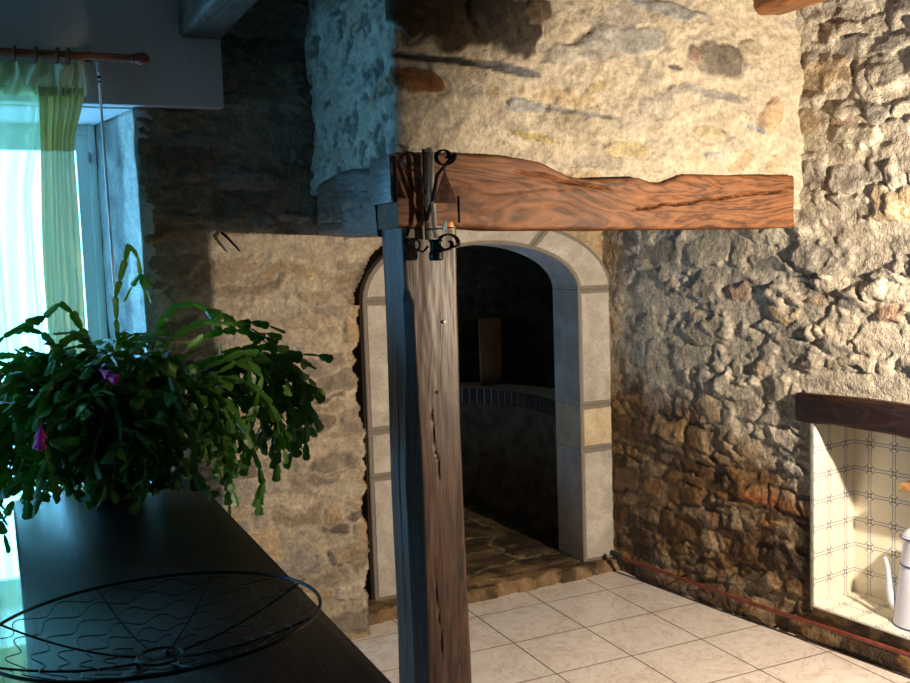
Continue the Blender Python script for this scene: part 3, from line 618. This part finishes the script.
# end block in the corner joint
b = MB(); b.box(1.352, 1.372, 3.455, 3.665, 2.07, 2.24); o = b.build('end_block', M['beaml'], None, bevel=.004, org=(1.36, 3.56, 2.15)); o.parent = bm_r; o.location = Vector((1.36, 3.56, 2.15)) - bm_r.location
b = MB(); b.box(1.6215, 1.6235, 3.4375, 3.46, 1.99, 2.09); b.build('joint_gap', M['iron'], bm_r, smooth=False)
# post
def secp(t):
    z = 2.0 * t; w = .012 * math.sin(z * 2.2 + .5)
    lo = max(0, (.9 - z)) * .012
    return (1.388 + .004 * math.sin(z * 5) - lo * .8, 1.612 + .006 * math.sin(z * 3.1 + 1) + lo * .2, 3.447 + .004 * math.sin(z * 4), 3.665)
post = loft('oak_post', 2, 0, 1.985, 300, secp, M['post'], .003, 21, [(1.0, 1.3, 1.50, 1.485, 'q0', .0025, .008), (.3, .62, 1.49, 1.475, 'q0', .0025, .008), (.2, 1.6, 3.55, 3.56, 'p0', .003, .008)], npm=34, org=(1.5, 3.55, 0), rad=.016, gl=1.2)
# stop-chamfer shows on the front left arris from z~1.72 down
me = post.data
for v in me.vertices:
    x, y, z = v.co.x + 1.5, v.co.y + 3.55, v.co.z
    if z < 1.80:
        k = min(1, (1.80 - z) / .10) * (.042 + .006 * math.sin(z * 3)); d = (x - 1.388) + (y - 3.447)
        if d < k:
            s = (k - d) / 2; v.co.x += s; v.co.y += s
me.update()
tag(post, 'square dark oak post with chamfered edge carrying the corner of the stone hood', 'post')
b = MB(); b.tube([(1.503, 3.452, 1.355), (1.503, 3.440, 1.355)], .007, 8); b.build('peg_hole', M['iron'], post)
b = MB(); b.tube([(1.545, 3.455, 1.62), (1.545, 3.438, 1.62)], .006, 8); b.build('nail_head', M['steel'], post)

# joists
def sj(t): return (.813, .990, 2.84, 3.10)
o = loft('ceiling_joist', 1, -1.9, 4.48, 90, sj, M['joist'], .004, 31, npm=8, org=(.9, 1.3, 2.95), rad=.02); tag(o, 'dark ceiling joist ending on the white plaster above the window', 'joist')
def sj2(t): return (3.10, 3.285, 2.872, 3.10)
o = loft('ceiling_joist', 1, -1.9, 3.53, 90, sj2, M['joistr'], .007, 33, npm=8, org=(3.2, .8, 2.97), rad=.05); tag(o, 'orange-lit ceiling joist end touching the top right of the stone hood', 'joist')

# ================================================================ NICHE in the right wall
ni = bpy.data.objects.new('trim_3', None); COL.objects.link(ni); ni.location = wp(1.7, 0, .19); ni['kind'] = 'structure'
TP = .125; DN = .285; zl, zh = .178, 1.10
def tiled(name, corners, uv, th=.008):
    me = bpy.data.meshes.new('m'); off = Vector(ni.location); P = [Vector(c) - off for c in corners]
    nrm = (P[1] - P[0]).cross(P[3] - P[0]).normalized() * -th
    V_ = P + [p + nrm for p in P]
    me.from_pydata(V_, [], [(0, 1, 2, 3), (7, 6, 5, 4), (0, 4, 5, 1), (1, 5, 6, 2), (2, 6, 7, 3), (3, 7, 4, 0)]); me.update()
    ul = me.uv_layers.new(name='UVMap')
    full = uv + uv
    for lp in me.loops: ul.data[lp.index].uv = full[lp.vertex_index]
    return link(name, me, M['delft'], ni, smooth=False)
s1 = 2.4; s0n = SN0 + .006
nz = (zh - zl) / TP; ns = (s1 - s0n) / TP; ndp = DN / TP; zo = .08
tiled('tiled_back', [wp(s0n, DN, zl), wp(s1, DN, zl), wp(s1, DN, zh), wp(s0n, DN, zh)], [(.35, zo), (.35 + ns, zo), (.35 + ns, zo + nz), (.35, zo + nz)])
tiled('tiled_side', [wp(s0n, -.02, zl), wp(s0n, DN, zl), wp(s0n, DN, zh), wp(s0n, -.02, zh)], [(.10, zo), (.10 + ndp + .16, zo), (.10 + ndp + .16, zo + nz), (.10, zo + nz)])
tiled('tiled_ledge', [wp(s0n, -.03, zl + .006), wp(s1, -.03, zl - .012), wp(s1, DN, zl - .012), wp(s0n, DN, zl + .006)], [(.35, 0), (.35 + ns, 0), (.35 + ns, ndp + .2), (.35, ndp + .2)])
b = MB(); b.prism([wp(SN0 - .02, .0, zh), wp(s1, .0, zh), wp(s1, DN + .02, zh), wp(SN0 - .02, DN + .02, zh)], (0, 0, .03)); b.build('niche_top', M['mortar'], ni)
b = MB(); b.prism([wp(s0n - .02, DN + .01, 0), wp(s1, DN + .01, 0), wp(s1, DN + .06, 0), wp(s0n - .02, DN + .06, 0)], (0, 0, 1.15)); b.build('niche_backing', M['mortar'], ni)
b = MB(); b.prism([wp(SN0 - .012, -.028, .16), wp(SN0 + .004, -.028, .16), wp(SN0 + .004, .02, .16), wp(SN0 - .012, .02, .16)], (0, 0, .90)); b.build('niche_edge', plain('grey_cement', (.22, .21, .20), .9, var=.3, ns=30, b=.5), ni, bevel=.004)
# lintel
lp = []
b = MB()
nn = 60; vs = []; fs = []
for i in range(nn + 1):
    s = 1.226 + (2.3 - 1.226) * i / nn; dz = .004 * math.sin(s * 9)
    ring = [(-.026 + .003 * math.sin(s * 23), 1.047 - .012 * (s - 1.2) + dz), (-.033, 1.06 + dz - .012 * (s - 1.2)), (-.033 + .004 * math.sin(s * 15), 1.165 + dz), (-.02, 1.178 + dz), (.10, 1.18), (.10, 1.047 - .012 * (s - 1.2))]
    vs += [wp(s, d, z) for d, z in ring]
for i in range(nn):
    for k in range(6): fs.append((i * 6 + k, i * 6 + (k + 1) % 6, (i + 1) * 6 + (k + 1) % 6, (i + 1) * 6 + k))
fs += [tuple(range(6)), tuple(nn * 6 + k for k in range(6))]
b.add(vs, fs); o = b.build('wooden_lintel', M['lintel'], org=wp(1.7, 0, 1.1)); tag(o, 'dark red-brown wooden lintel over the tiled niche in the right stone wall', 'lintel')
# pipe
t = thing('heating_pipe', 'thin dark red pipe running along the foot of the right stone wall', 'pipe', wp(.8, -.06, .11))
b = MB(); b.tube([wp(s, -.058 + .004 * math.sin(s * 5), .112 - .006 * math.sin(s * 2) + .008 * s * 0) for s in np.linspace(.02, 2.3, 40)], .0105, 10); b.build('pipe', M['pipe'], t)
b = MB(); b.tube([wp(-.03, -.05, .118), wp(.06, -.058, .113)], .016, 10); tag(b.build('rubber_sleeve', M['rubber'], t), 'dark rubber sleeve at the end')
for s in (.5, 1.2, 1.9):
    b = MB(); b.tube([wp(s, -.058, .11), wp(s, .0, .11)], .006, 8); b.build('pipe_bracket', M['iron'], t)
# niche wooden shelf
b = MB(); b.prism([wp(1.665, .10, .770), wp(2.2, .10, .770), wp(2.2, DN - .01, .770), wp(1.665, DN - .01, .770)], (0, 0, .035)); o = b.build('wooden_shelf', M['shelf'], org=wp(1.9, .2, .79), bevel=.003); tag(o, 'small wooden shelf end inside the tiled niche above the coffee pot', 'shelf')
# coffee pot
PC = wp(1.738, .135, zl - .004)
t = thing('enamel_coffee_pot', 'tall white enamel coffee pot with blue rims and curved spout on the niche ledge', 'coffee pot', PC)
pr_ = [(.098, 0), (.101, .004), (.101, .012), (.096, .06), (.089, .13), (.081, .20), (.073, .265), (.071, .272), (.071, .28), (.067, .29), (.067, .385), (.070, .392), (.070, .40), (.062, .402), (.060, .398), (.058, .30), (.0, .29)]
b = MB(); b.lathe(pr_, PC, 48); b.build('pot_body', M['enamel'], t)
for z_, r_, w_ in ((.006, .1015, .004), (.276, .0725, .0035), (.396, .071, .004)):
    b = MB(); b.tube([(PC[0] + r_ * math.cos(a), PC[1] + r_ * math.sin(a), PC[2] + z_) for a in np.linspace(0, 2 * PI, 48, endpoint=False)], w_, 8, closed=True); b.build('blue_rim', M['blue'], t)
b = MB(); b.lathe([(.066, .402), (.064, .412), (.045, .430), (.012, .440), (.010, .452), (.016, .462), (.010, .472), (0, .473)], PC, 36); b.build('pot_lid', M['enamel'], t)
dsp = Vector((-.62, .785, 0)).normalized()
sp_ = [(.078, .075), (.108, .080), (.132, .105), (.145, .15), (.150, .20), (.156, .245), (.172, .285), (.178, .295)]
b = MB(); b.tube([Vector(PC) + dsp * (.074 + (d - .078) * .62) + Vector((0, 0, z)) for d, z in sp_], [.024, .022, .018, .0145, .012, .0105, .009, .0085], 14); b.build('spout', M['enamel'], t)
b = MB(); b.tube([Vector(PC) - dsp * d + Vector((0, 0, z)) for d, z in [(.066, .36), (.10, .375), (.14, .36), (.16, .30), (.155, .23), (.13, .18), (.088, .15)]], (.010, .005), 10, flat=(0, 0, 1)); b.build('handle', M['blue'], t)

# ================================================================ SCONCE on the post
t = thing('iron_sconce', 'black wrought-iron scroll bracket hanging on the front of the oak post', 'sconce', (1.485, 3.44, 2.05))
X0, Y0 = 1.482, 3.425
def turn(b, k=.16): b.v = [(x + k * (Y0 - y), y, z) for x, y, z in b.v]; return b
def twist(b): b.v = [(x + .020 + .75 * (y - (Y0 - .125)) * -1 * (1 if y < Y0 - .088 else .27), y, z) for x, y, z in b.v]; return b
MB().box(X0 - .011, X0 + .011, Y0 - .006, Y0 + .004, 1.93, 2.262).build('back_plate', M['iron'], t, bevel=.0015)
b = MB(); b.tube([(X0, Y0 - .004, 2.255), (X0, Y0 - .03, 2.262), (X0, Y0 - .045, 2.24), (X0, Y0 - .040, 2.12), (X0, Y0 - .050, 1.96), (X0, Y0 - .06, 1.935)], (.010, .004), 8, flat=(1, 0, 0)); tag(turn(b).build('front_bar', M['steel'], t), 'grey steel front bar')
def scroll(cy_, cz_, r0, turns, start, sgn, join, n=46):
    pts = []
    for k in range(n):
        f = k / (n - 1); a = start + sgn * turns * 2 * PI * f; r = r0 * (.30 + .70 * f ** .8); pts.append((X0, cy_ + r * math.cos(a), cz_ + r * math.sin(a)))
    return pts + join
# upper: curls over at the top of the arm; lower: curls up from the candle cup
b = MB(); b.tube(scroll(Y0 - .125, 2.225, .036, 1.15, 3.9, -1, [(X0, Y0 - .078, 2.16), (X0, Y0 - .05, 2.08), (X0, Y0 - .02, 2.03), (X0, Y0 - .004, 2.0)]), (.008, .0035), 8, flat=(1, 0, 0)); twist(b).build('scroll', M['iron'], t)
b = MB(); b.tube(scroll(Y0 - .125, 1.913, .038, 1.15, 2.4, 1, [(X0, Y0 - .085, 1.885), (X0, Y0 - .06, 1.90)]), (.008, .0035), 8, flat=(1, 0, 0)); twist(b).build('scroll', M['iron'], t)
b = MB(); b.tube([(X0, Y0 - .125, 2.19), (X0, Y0 - .125, 2.165)], .003, 6); b.prism([(X0, Y0 - .127, 2.172), (X0 - .046, Y0 - .127, 2.058), (X0 + .046, Y0 - .127, 2.058)], (0, .006, 0)); tag(turn(b).build('triangular_pendant', M['rust'], t, smooth=False), 'rusty triangular plate hanging under the upper scroll')
b = MB(); b.tube([(X0, Y0, 1.968), (X0, Y0 - .17, 1.968)], .003, 6); turn(b).build('cross_bar', M['iron'], t)
b = MB(); b.lathe([(.020, 0), (.025, .006), (.025, .028), (.020, .034), (.020, .066), (.026, .074), (.020, .078), (0, .078)], (X0, Y0 - .05, 1.852), 20); turn(b).build('candle_cup', M['iron'], t)
b = MB(); b.box(X0 - .012, X0 + .012, Y0 - .150, Y0 - .120, 1.962, 1.992); turn(b).build('copper_clip', M['copper'], t, bevel=.002)

for cz, st_, sg in ((2.222, .3, 1), (1.915, .9, -1)):
    pts = []
    for k in range(40):
        f = k / 39; a = st_ + PI + sg * 1.15 * 2 * PI * f; r = .034 * (.3 + .7 * f ** .8); pts.append((X0 - .068 + r * math.cos(a), Y0 - .02, cz + r * math.sin(a)))
    pts += [(X0 - .030, Y0 - .018, cz - .045 if cz > 2 else cz - .03), (X0 - .006, Y0 - .012, cz - .12 if cz > 2 else cz - .01)]
    b = MB(); b.tube(pts, (.0032, .0075), 8, flat=(1, 0, 0)); b.build('scroll', M['iron'], t)
# nail / hook in the left wall
b = MB(); b.tube([(.955, 4.53, 2.0), (.965, 4.50, 1.985), (1.01, 4.485, 1.93), (1.025, 4.49, 1.912)], [.007, .007, .005, .003], 8); o = b.build('iron_spike', M['iron'], org=(.96, 4.53, 1.99)); tag(o, 'small dark iron spike slanting out of the left stone wall below the shadow edge', 'nail')

# ================================================================ CURTAIN
t = thing('curtain_rod', 'reddish wooden curtain rod with ball end and rings on the white plaster above the window', 'curtain rod', (-.3, 4.40, 2.725))
b = MB(); b.tube([(-1.0, 4.40, 2.730), (.60, 4.40, 2.725)], .0165, 16); b.build('rod', M['rod'], t)
b = MB(); fin = [(0, .62), (.018, .62), (.022, .612), (.018, .60)]
b.tube([(.585, 4.40, 2.725), (.60, 4.40, 2.725), (.604, 4.40, 2.725), (.61, 4.40, 2.725), (.625, 4.40, 2.725), (.645, 4.40, 2.725), (.66, 4.40, 2.725), (.666, 4.40, 2.725)], [.0175, .022, .019, .021, .0265, .0265, .018, .006], 16); b.build('finial', M['rod'], t)
for x in (.05, .145, .225, .305, .345):
    b = MB(); b.tube([(x + .003 * math.sin(a), 4.40 + .024 * math.cos(a), 2.722 + .026 * math.sin(a)) for a in np.linspace(0, 2 * PI, 24, endpoint=False)], .0085, 8, closed=True); b.build('curtain_ring', M['ring'], t)
b = MB(); b.tube([(.43, 4.485, 2.738), (.43, 4.40, 2.738)], .008, 8); b.tube([(.43, 4.478, 2.738), (.43, 4.486, 2.738)], .022, 14); b.build('rod_bracket', M['ring'], t)
def curtain(xa, xb, part, z0, z1, ruff):
    nu, nz_ = 260, 70; vs = []; fs = []
    for j in range(nz_):
        f = j / (nz_ - 1); z = z1 + (z0 - z1) * f
        for i in range(nu):
            u = i / (nu - 1)
            x = xa + (xb - xa) * u; dr = z1 - z
            pull = (.075 * sst(0, .5, dr)) * u ** 3          # right edge drawn in below the heading
            x = x - pull + .012 * math.sin(u * 41 + .8 * z)
            pl_ = (.016 + .012 * min(1, dr)) * math.sin(u * 75 + 1.1 * math.sin(z * 1.5 + u * 7)) + .012 * math.sin(u * 31 + z * .7)
            if ruff: pl_ = .018 * math.sin(u * 88 + 5 * dr + 1.5 * math.sin(u * 17)) * (1.2 - .75 * f) + .008 * math.sin(u * 171 + 30 * dr) ; x += .010 * math.sin(u * 60 + z * 24)
            if ruff and f < .0001: z_ = z + .014 * math.sin(u * 60) + .008 * math.sin(u * 150)
            else: z_ = z + (.014 * math.sin(u * 60) + .008 * math.sin(u * 150)) * (1 - f) * ruff
            vs.append((x, 4.425 + pl_, z_))
    fs = [(j * nu + i, j * nu + i + 1, (j + 1) * nu + i + 1, (j + 1) * nu + i) for j in range(nz_ - 1) for i in range(nu - 1)]
    b = MB(); b.add(vs, fs); return b
ct = thing('sheer_curtain', 'sheer pale green gathered curtain hanging in front of the bright window', 'curtain', (-.05, 4.425, 2.7))
curtain(-.75, .27, None, .12, 2.60, 0).build('curtain_panel', M['curtain'], ct)
vs, fs = [], []
nu, nz_ = 120, 60
for j in range(nz_):
    f = j / (nz_ - 1); z = 2.60 - 2.48 * f; dr = 2.48 * f
    wl = .23 - .03 * sst(0, .8, dr); wr = .405 - .055 * sst(0, .25, dr) - .01 * sst(.3, 1.5, dr)
    for i in range(nu):
        u = i / (nu - 1); x = wl + (wr - wl) * u + .004 * math.sin(u * 30 + z * 2)
        vs.append((x, 4.43 + .016 * math.sin(u * 34 + .8 * math.sin(z * 2)) + .006 * math.sin(u * 83 + z), z))
fs = [(j * nu + i, j * nu + i + 1, (j + 1) * nu + i + 1, (j + 1) * nu + i) for j in range(nz_ - 1) for i in range(nu - 1)]
b = MB(); b.add(vs, fs); tag(b.build('bunched_edge', M['bunch'], ct), 'denser bunched yellow-green edge of the curtain')
o = curtain(-.75, .425, None, 2.565, 2.700, 1).build('gathered_heading', M['header'], ct); tag(o, 'gathered ruffled heading')
t = thing('curtain_wand', 'thin white draw rod hanging from the curtain rod, slightly slanting', 'curtain wand', (.461, 4.385, 2.69))
b = MB(); b.tube([(.458, 4.385, 2.665), (.470, 4.385, 1.25)], .0055, 10); b.build('wand', M['cord'], t)
b = MB(); b.tube([(.458, 4.385, 2.70), (.458, 4.385, 2.66)], [.011, .008], 10); b.tube([(.458 + .012 * math.cos(a), 4.388, 2.708 + .012 * math.sin(a)) for a in np.linspace(0, 2 * PI, 16, endpoint=False)], .003, 6, closed=True); b.build('wand_hook', M['steel'], t)
b = MB(); b.tube([(.458, 4.385, 2.645), (.458, 4.385, 2.635)], .0075, 10); b.tube([(.458, 4.385, 2.625), (.458, 4.385, 2.618)], .0075, 10); b.build('wand_band', M['iron'], t)

# ================================================================ TABLE
t = thing('wooden_table', 'long dark polished wooden table with rounded corners in the left foreground', 'table', (.36, 2.7, 0))
def rrect(x0, x1, y0, y1, r, n=8):
    out_ = []
    for cx_, cy_, s in ((x1 - r, y1 - r, 0), (x0 + r, y1 - r, PI / 2), (x0 + r, y0 + r, PI), (x1 - r, y0 + r, 3 * PI / 2)):
        out_ += [(cx_ + r * math.cos(s + PI / 2 * k / n), cy_ + r * math.sin(s + PI / 2 * k / n)) for k in range(n + 1)]
    return out_
b = MB(); b.prism([(x, y, .935) for x, y in rrect(.018, .715, 1.15, 4.20, .055)], (0, 0, .045)); b.build('tabletop', M['table'], t, bevel=.006)
b = MB(); b.box(.06, .675, 1.25, 1.275, .82, .935); b.box(.06, .675, 4.08, 4.105, .82, .935); b.box(.06, .085, 1.275, 4.08, .82, .935); b.box(.65, .675, 1.275, 4.08, .82, .935); b.build('apron', M['table'], t, bevel=.002)
for x in (.10, .635):
    for y in (1.30, 4.05):
        b = MB(); b.lathe([(.028, 0), (.034, .02), (.026, .06), (.036, .30), (.026, .42), (.042, .56), (.030, .66), (.045, .70), (.045, .93)], (x, y, 0), 20); b.build('leg', M['table'], t)
b = MB(); b.box(.345, .39, 1.3, 4.05, .14, .19); b.box(.10, .635, 1.28, 1.32, .14, .19); b.box(.10, .635, 4.03, 4.07, .14, .19); b.build('stretcher', M['table'], t, bevel=.003)

# ================================================================ WIRE BOWL
BC = (.290, 2.285, .98)
t = thing('wire_fruit_basket', 'wide shallow black wire fruit basket with wavy wires near the front of the table', 'basket', BC)
RB = .340; EX, EY = 1.085, .93
def bz(r): return .992 + .088 * (r / RB) ** 1.9
b = MB(); b.tube([(BC[0] + EX * RB * math.cos(a), BC[1] + EY * RB * math.sin(a), bz(RB)) for a in np.linspace(0, 2 * PI, 96, endpoint=False)], .0042, 8, closed=True); b.build('rim', M['wire'], t)
for k in range(8):
    a = 2 * PI * k / 8 + .28
    b = MB(); b.tube([(BC[0] + EX * r * math.cos(a), BC[1] + EY * r * math.sin(a), bz(r) - .002) for r in np.linspace(.05, RB, 22)], .0028, 6); b.build('rib', M['wire'], t)
for k, rr in enumerate((.10, .145, .19, .235, .28, .315)):
    b = MB(); b.tube([(BC[0] + EX * q * math.cos(a), BC[1] + EY * q * math.sin(a), bz(q)) for a in np.linspace(0, 2 * PI, 160, endpoint=False) for q in [rr + .013 * math.sin(a * (11 + k) + k)]], .0013, 5, closed=True); b.build('wavy_wire', M['wire'], t)
b = MB(); b.tube([(BC[0] + .05 * math.cos(a), BC[1] + .05 * math.sin(a), bz(.05)) for a in np.linspace(0, 2 * PI, 40, endpoint=False)], .0034, 8, closed=True)
b.build('base_ring', M['wire'], t)
for k in range(3):
    a = 2 * PI * k / 3 + 1.1; b = MB(); b.lathe([(0, 0), (.006, .002), (.008, .007), (.006, .012), (0, .014)], (BC[0] + .05 * math.cos(a), BC[1] + .05 * math.sin(a), .98), 12); b.build('ball_foot', M['steel'], t)

# ================================================================ PLANT
PX, PY = .385, 4.02
t = thing('christmas_cactus', 'large trailing green cactus houseplant with magenta flowers in a dark pot on the table end', 'plant', (PX, PY, .98))
b = MB(); b.lathe([(.085, 0), (.098, .006), (.112, .04), (.132, .10), (.140, .145), (.147, .155), (.147, .175), (.136, .178), (.130, .15), (.0, .148)], (PX, PY, .98), 40); b.build('flower_pot', M['pot'], t)
b = MB(); b.lathe([(.129, .150), (.10, .160), (.05, .165), (0, .166)], (PX, PY, .98), 24); b.build('soil', M['soil'], t)
R_ = random.Random(5)
leaf = MB(); woody = MB()
def zc_(v): return 1.09 + .07 * math.sin(v.x * 21 + v.y * 15)
def segm(mb, p, q, w, nrm):
    """one flat, notched, slightly thick cladode from p to q"""
    if 0 < q.x < .74 and q.y < 4.24: p = Vector((p.x, p.y, max(p.z, zc_(p)))); q = Vector((q.x, q.y, max(q.z, zc_(q))))
    d = q - p; L = max(d.length, .012); d.normalize(); s = d.cross(nrm); 
    if s.length < 1e-4: s = Vector((1, 0, 0))
    s.normalize(); n_ = s.cross(d)
    prof = [(0, .16), (.18, .62), (.42, .86), (.62, .80), (.72, 1.0), (.90, .92), (1.0, .45)]
    pts = [p + d * L * a + s * w * .5 * b_ for a, b_ in prof] + [p + d * L * a - s * w * .5 * b_ for a, b_ in prof[::-1]]
    mid = [p + d * L * a for a in (.08, .5, .94)]; th = w * .09; m = len(pts)
    vs = pts + [mid[0] + n_ * th, mid[1] + n_ * th * 1.3, mid[2] + n_ * th] + [mid[0] - n_ * th, mid[1] - n_ * th * 1.3, mid[2] - n_ * th]
    fs = []
    for base, fl in ((m, 0), (m + 3, 1)):
        for i in range(m):
            j = (i + 1) % m; c0 = [0, 0, 1, 1, 1, 2, 2, 2, 2, 1, 1, 1, 0, 0][i]; c1 = [0, 0, 1, 1, 1, 2, 2, 2, 2, 1, 1, 1, 0, 0][j]
            f = (i, j, base + c0) if c0 == c1 else (i, j, base + c1, base + c0); fs.append(f if not fl else f[::-1])
    mb.add(vs, fs)
def stem(az, reach, rise, drop, n=None, w=.040, start=None, wob=.25, seglen=.066, wf=.28, flat=.38, pw=1.9):
    """arching chain of cladodes"""
    p0 = start if start is not None else Vector((PX + R_.uniform(-.06, .06), PY + R_.uniform(-.06, .06), 1.14))
    h = Vector((math.cos(az), math.sin(az), 0)); path = []
    N = 60
    for i in range(N + 1):
        u = i / N; z = rise * (1 - (1 - min(1, u / .55)) ** 2) - drop * max(0, (u - flat) / (1 - flat)) ** pw
        r = reach * (1 - (1 - u) ** 1.5); path.append(p0 + h * r + Vector((0, 0, z)))
    side = Vector((-h.y, h.x, 0)); ph = R_.uniform(0, 6); tw = R_.uniform(-1, 1)
    # clip to stay off the wall and the table
    out_ = [path[0]]; acc = 0
    for a, b_ in zip(path, path[1:]):
        acc += (b_ - a).length
        if acc >= seglen * R_.uniform(.85, 1.15):
            i = len(out_); q = b_ + side * .018 * math.sin(i * 1.3 + ph) + Vector((R_.uniform(-1, 1), R_.uniform(-1, 1), R_.uniform(-1, 1))) * .006
            q.y = min(q.y, (4.36 if q.x < .52 else 4.47) - .02 * R_.random()); 
            inside = (.0 < q.x < .74) and q.y < 4.24
            if inside: q.z = max(q.z, 1.05 + .06 * R_.random())
            out_.append(q); acc = 0
    for i, (a, b_) in enumerate(zip(out_, out_[1:])):
        f = i / max(1, len(out_) - 1)
        up = Vector((0, 0, 1)) * math.cos(tw + i * .25) + side * math.sin(tw + i * .25)
        if f < wf and reach > .3: woody.tube([a, b_], .006 - .0035 * f, 6)
        else: segm(leaf, a, b_ + (b_ - a) * .06, w * R_.uniform(.8, 1.15) * (1 - .12 * f), up)
    return out_
def tips(out_, k=2):
    e = out_[-1]; d = (out_[-1] - out_[-2]).normalized()
    for _ in range(k):
        q = e; dd = (d + Vector((R_.uniform(-.8, .8), R_.uniform(-.8, .8), R_.uniform(-.5, .3)))).normalized()
        for s in range(R_.choice((1, 2, 2, 3))):
            L = R_.uniform(.05, .075); q2 = q + dd * L
            q2.y = min(q2.y, 4.36 if q2.x < .52 else 4.47)
            segm(leaf, q, q2, R_.uniform(.032, .042), Vector((R_.uniform(-1, 1), R_.uniform(-1, 1), R_.uniform(0, 1)))); q = q2; dd = (dd + Vector((0, 0, -.25))).normalized()
def branchy(o_, p=.35):
    for i in range(3, len(o_) - 1):
        if R_.random() < p:
            q = o_[i]; dd = ((o_[i + 1] - o_[i]).normalized() + Vector((R_.uniform(-1, 1), R_.uniform(-1, 1), R_.uniform(-.6, .5)))).normalized()
            for s in range(R_.choice((1, 2, 3))):
                q2 = q + dd * R_.uniform(.05, .07); q2.y = min(q2.y, 4.36 if q2.x < .52 else 4.47)
                segm(leaf, q, q2, R_.uniform(.03, .042), Vector((R_.uniform(-1, 1), R_.uniform(-1, 1), 1))); q = q2; dd = (dd + Vector((0, 0, -.3))).normalized()
# dense dome
for i in range(80):
    az = R_.uniform(0, 2 * PI); o_ = stem(az, R_.uniform(.16, .50), R_.uniform(.12, .44), R_.uniform(.12, .45)); tips(o_, 3); branchy(o_, .5)
# rosettes pointing every way over the top of the dome
for i in range(150):
    az = R_.uniform(0, 2 * PI); el = R_.uniform(.1, 1.5); rr = R_.uniform(.30, .46)
    q = Vector((PX + rr * 1.1 * math.cos(az) * math.cos(el), PY + rr * math.sin(az) * math.cos(el), 1.18 + rr * .95 * math.sin(el)))
    if q.y > 4.30: continue
    for k in range(R_.choice((2, 3))):
        dd = Vector((math.cos(az) + R_.uniform(-1, 1), math.sin(az) + R_.uniform(-1, 1), R_.uniform(-.6, .7))).normalized(); p_ = q
        for s_ in range(R_.choice((1, 2, 2))):
            q2 = p_ + dd * R_.uniform(.055, .08); q2.y = min(q2.y, 4.36); segm(leaf, p_, q2, R_.uniform(.036, .05), Vector((R_.uniform(-1, 1), R_.uniform(-1, 1), 1))); p_ = q2; dd = (dd + Vector((0, 0, -.35))).normalized()
# mass hanging over the front and left
for i in range(34):
    az = R_.uniform(-PI * .95, -PI * .30); o_ = stem(az, R_.uniform(.12, .42), R_.uniform(.04, .30), R_.uniform(.05, .30), w=.046); tips(o_, 2); branchy(o_, .5)
for i in range(20):
    az = R_.uniform(PI * .80, PI * 1.25); o_ = stem(az, R_.uniform(.3, .62), R_.uniform(.20, .46), R_.uniform(.05, .4)); tips(o_, 3); branchy(o_, .5)
# long right-hand cluster: woody, nearly level, then leafy drooping ends
for i in range(15):
    az = R_.uniform(-.34, .16); o_ = stem(az, R_.uniform(.60, .76), R_.uniform(.26, .40), R_.uniform(.0, .30), w=.044, wf=.5, flat=.6, pw=1.4)
    tips(o_, 3); branchy(o_[len(o_) // 2:], .6) if len(o_) > 9 else None
    for q in (o_[-1], o_[-2], o_[-3]):
        dd = Vector((R_.uniform(-.5, .6), R_.uniform(-.5, .5), -1)).normalized(); p_ = q
        for s_ in range(R_.choice((1, 2, 3, 4))):
            q2 = p_ + dd * R_.uniform(.055, .075); q2.y = min(q2.y, 4.47); segm(leaf, p_, q2, R_.uniform(.034, .046), Vector((R_.uniform(-1, 1), R_.uniform(-1, 1), .2))); p_ = q2
for i in range(9):
    az = R_.uniform(-.5, .4); o_ = stem(az, R_.uniform(.36, .60), R_.uniform(.16, .34), R_.uniform(.15, .42), w=.04, wf=.35, flat=.5); tips(o_, 3); branchy(o_, .5)
# upright light sprigs
for az, re, ri, dr in ((.5, .20, .82, .12), (-.1, .34, .58, .05), (2.8, .26, .60, .08), (.0, .50, .50, .02), (.1, .60, .46, .06), (3.0, .40, .52, .1), (-2.4, .3, .5, .05)):
    o_ = stem(az, re, ri, dr, w=.036, seglen=.066, wf=.6); tips(o_, 4)
leaf.build('foliage', M['leaf'], t, smooth=False); woody.build('woody_stem', M['stem'], t)
def flower(p, d, s=1):
    b = MB(); d = Vector(d).normalized(); a = d.orthogonal().normalized(); c_ = d.cross(a)
    for tier, (L, sp, off) in enumerate(((.075, .12, 0), (.055, .35, .02), (.035, .6, .01), (.03, .9, .045))):
        for k in range(6):
            an = 2 * PI * k / 6 + tier * .5; o2 = (a * math.cos(an) + c_ * math.sin(an)); st_ = Vector(p) + d * off * s; en = st_ + (d + o2 * sp).normalized() * L * s
            segm(b, st_, en, .015 * s, o2)
    return b.build('flower', M['flower'], t, smooth=False)
flower((.118, 3.47, 1.375), (-.15, -.15, -1), 1.15); flower((.305, 3.50, 1.535), (.6, -.3, -.45), 1.0)
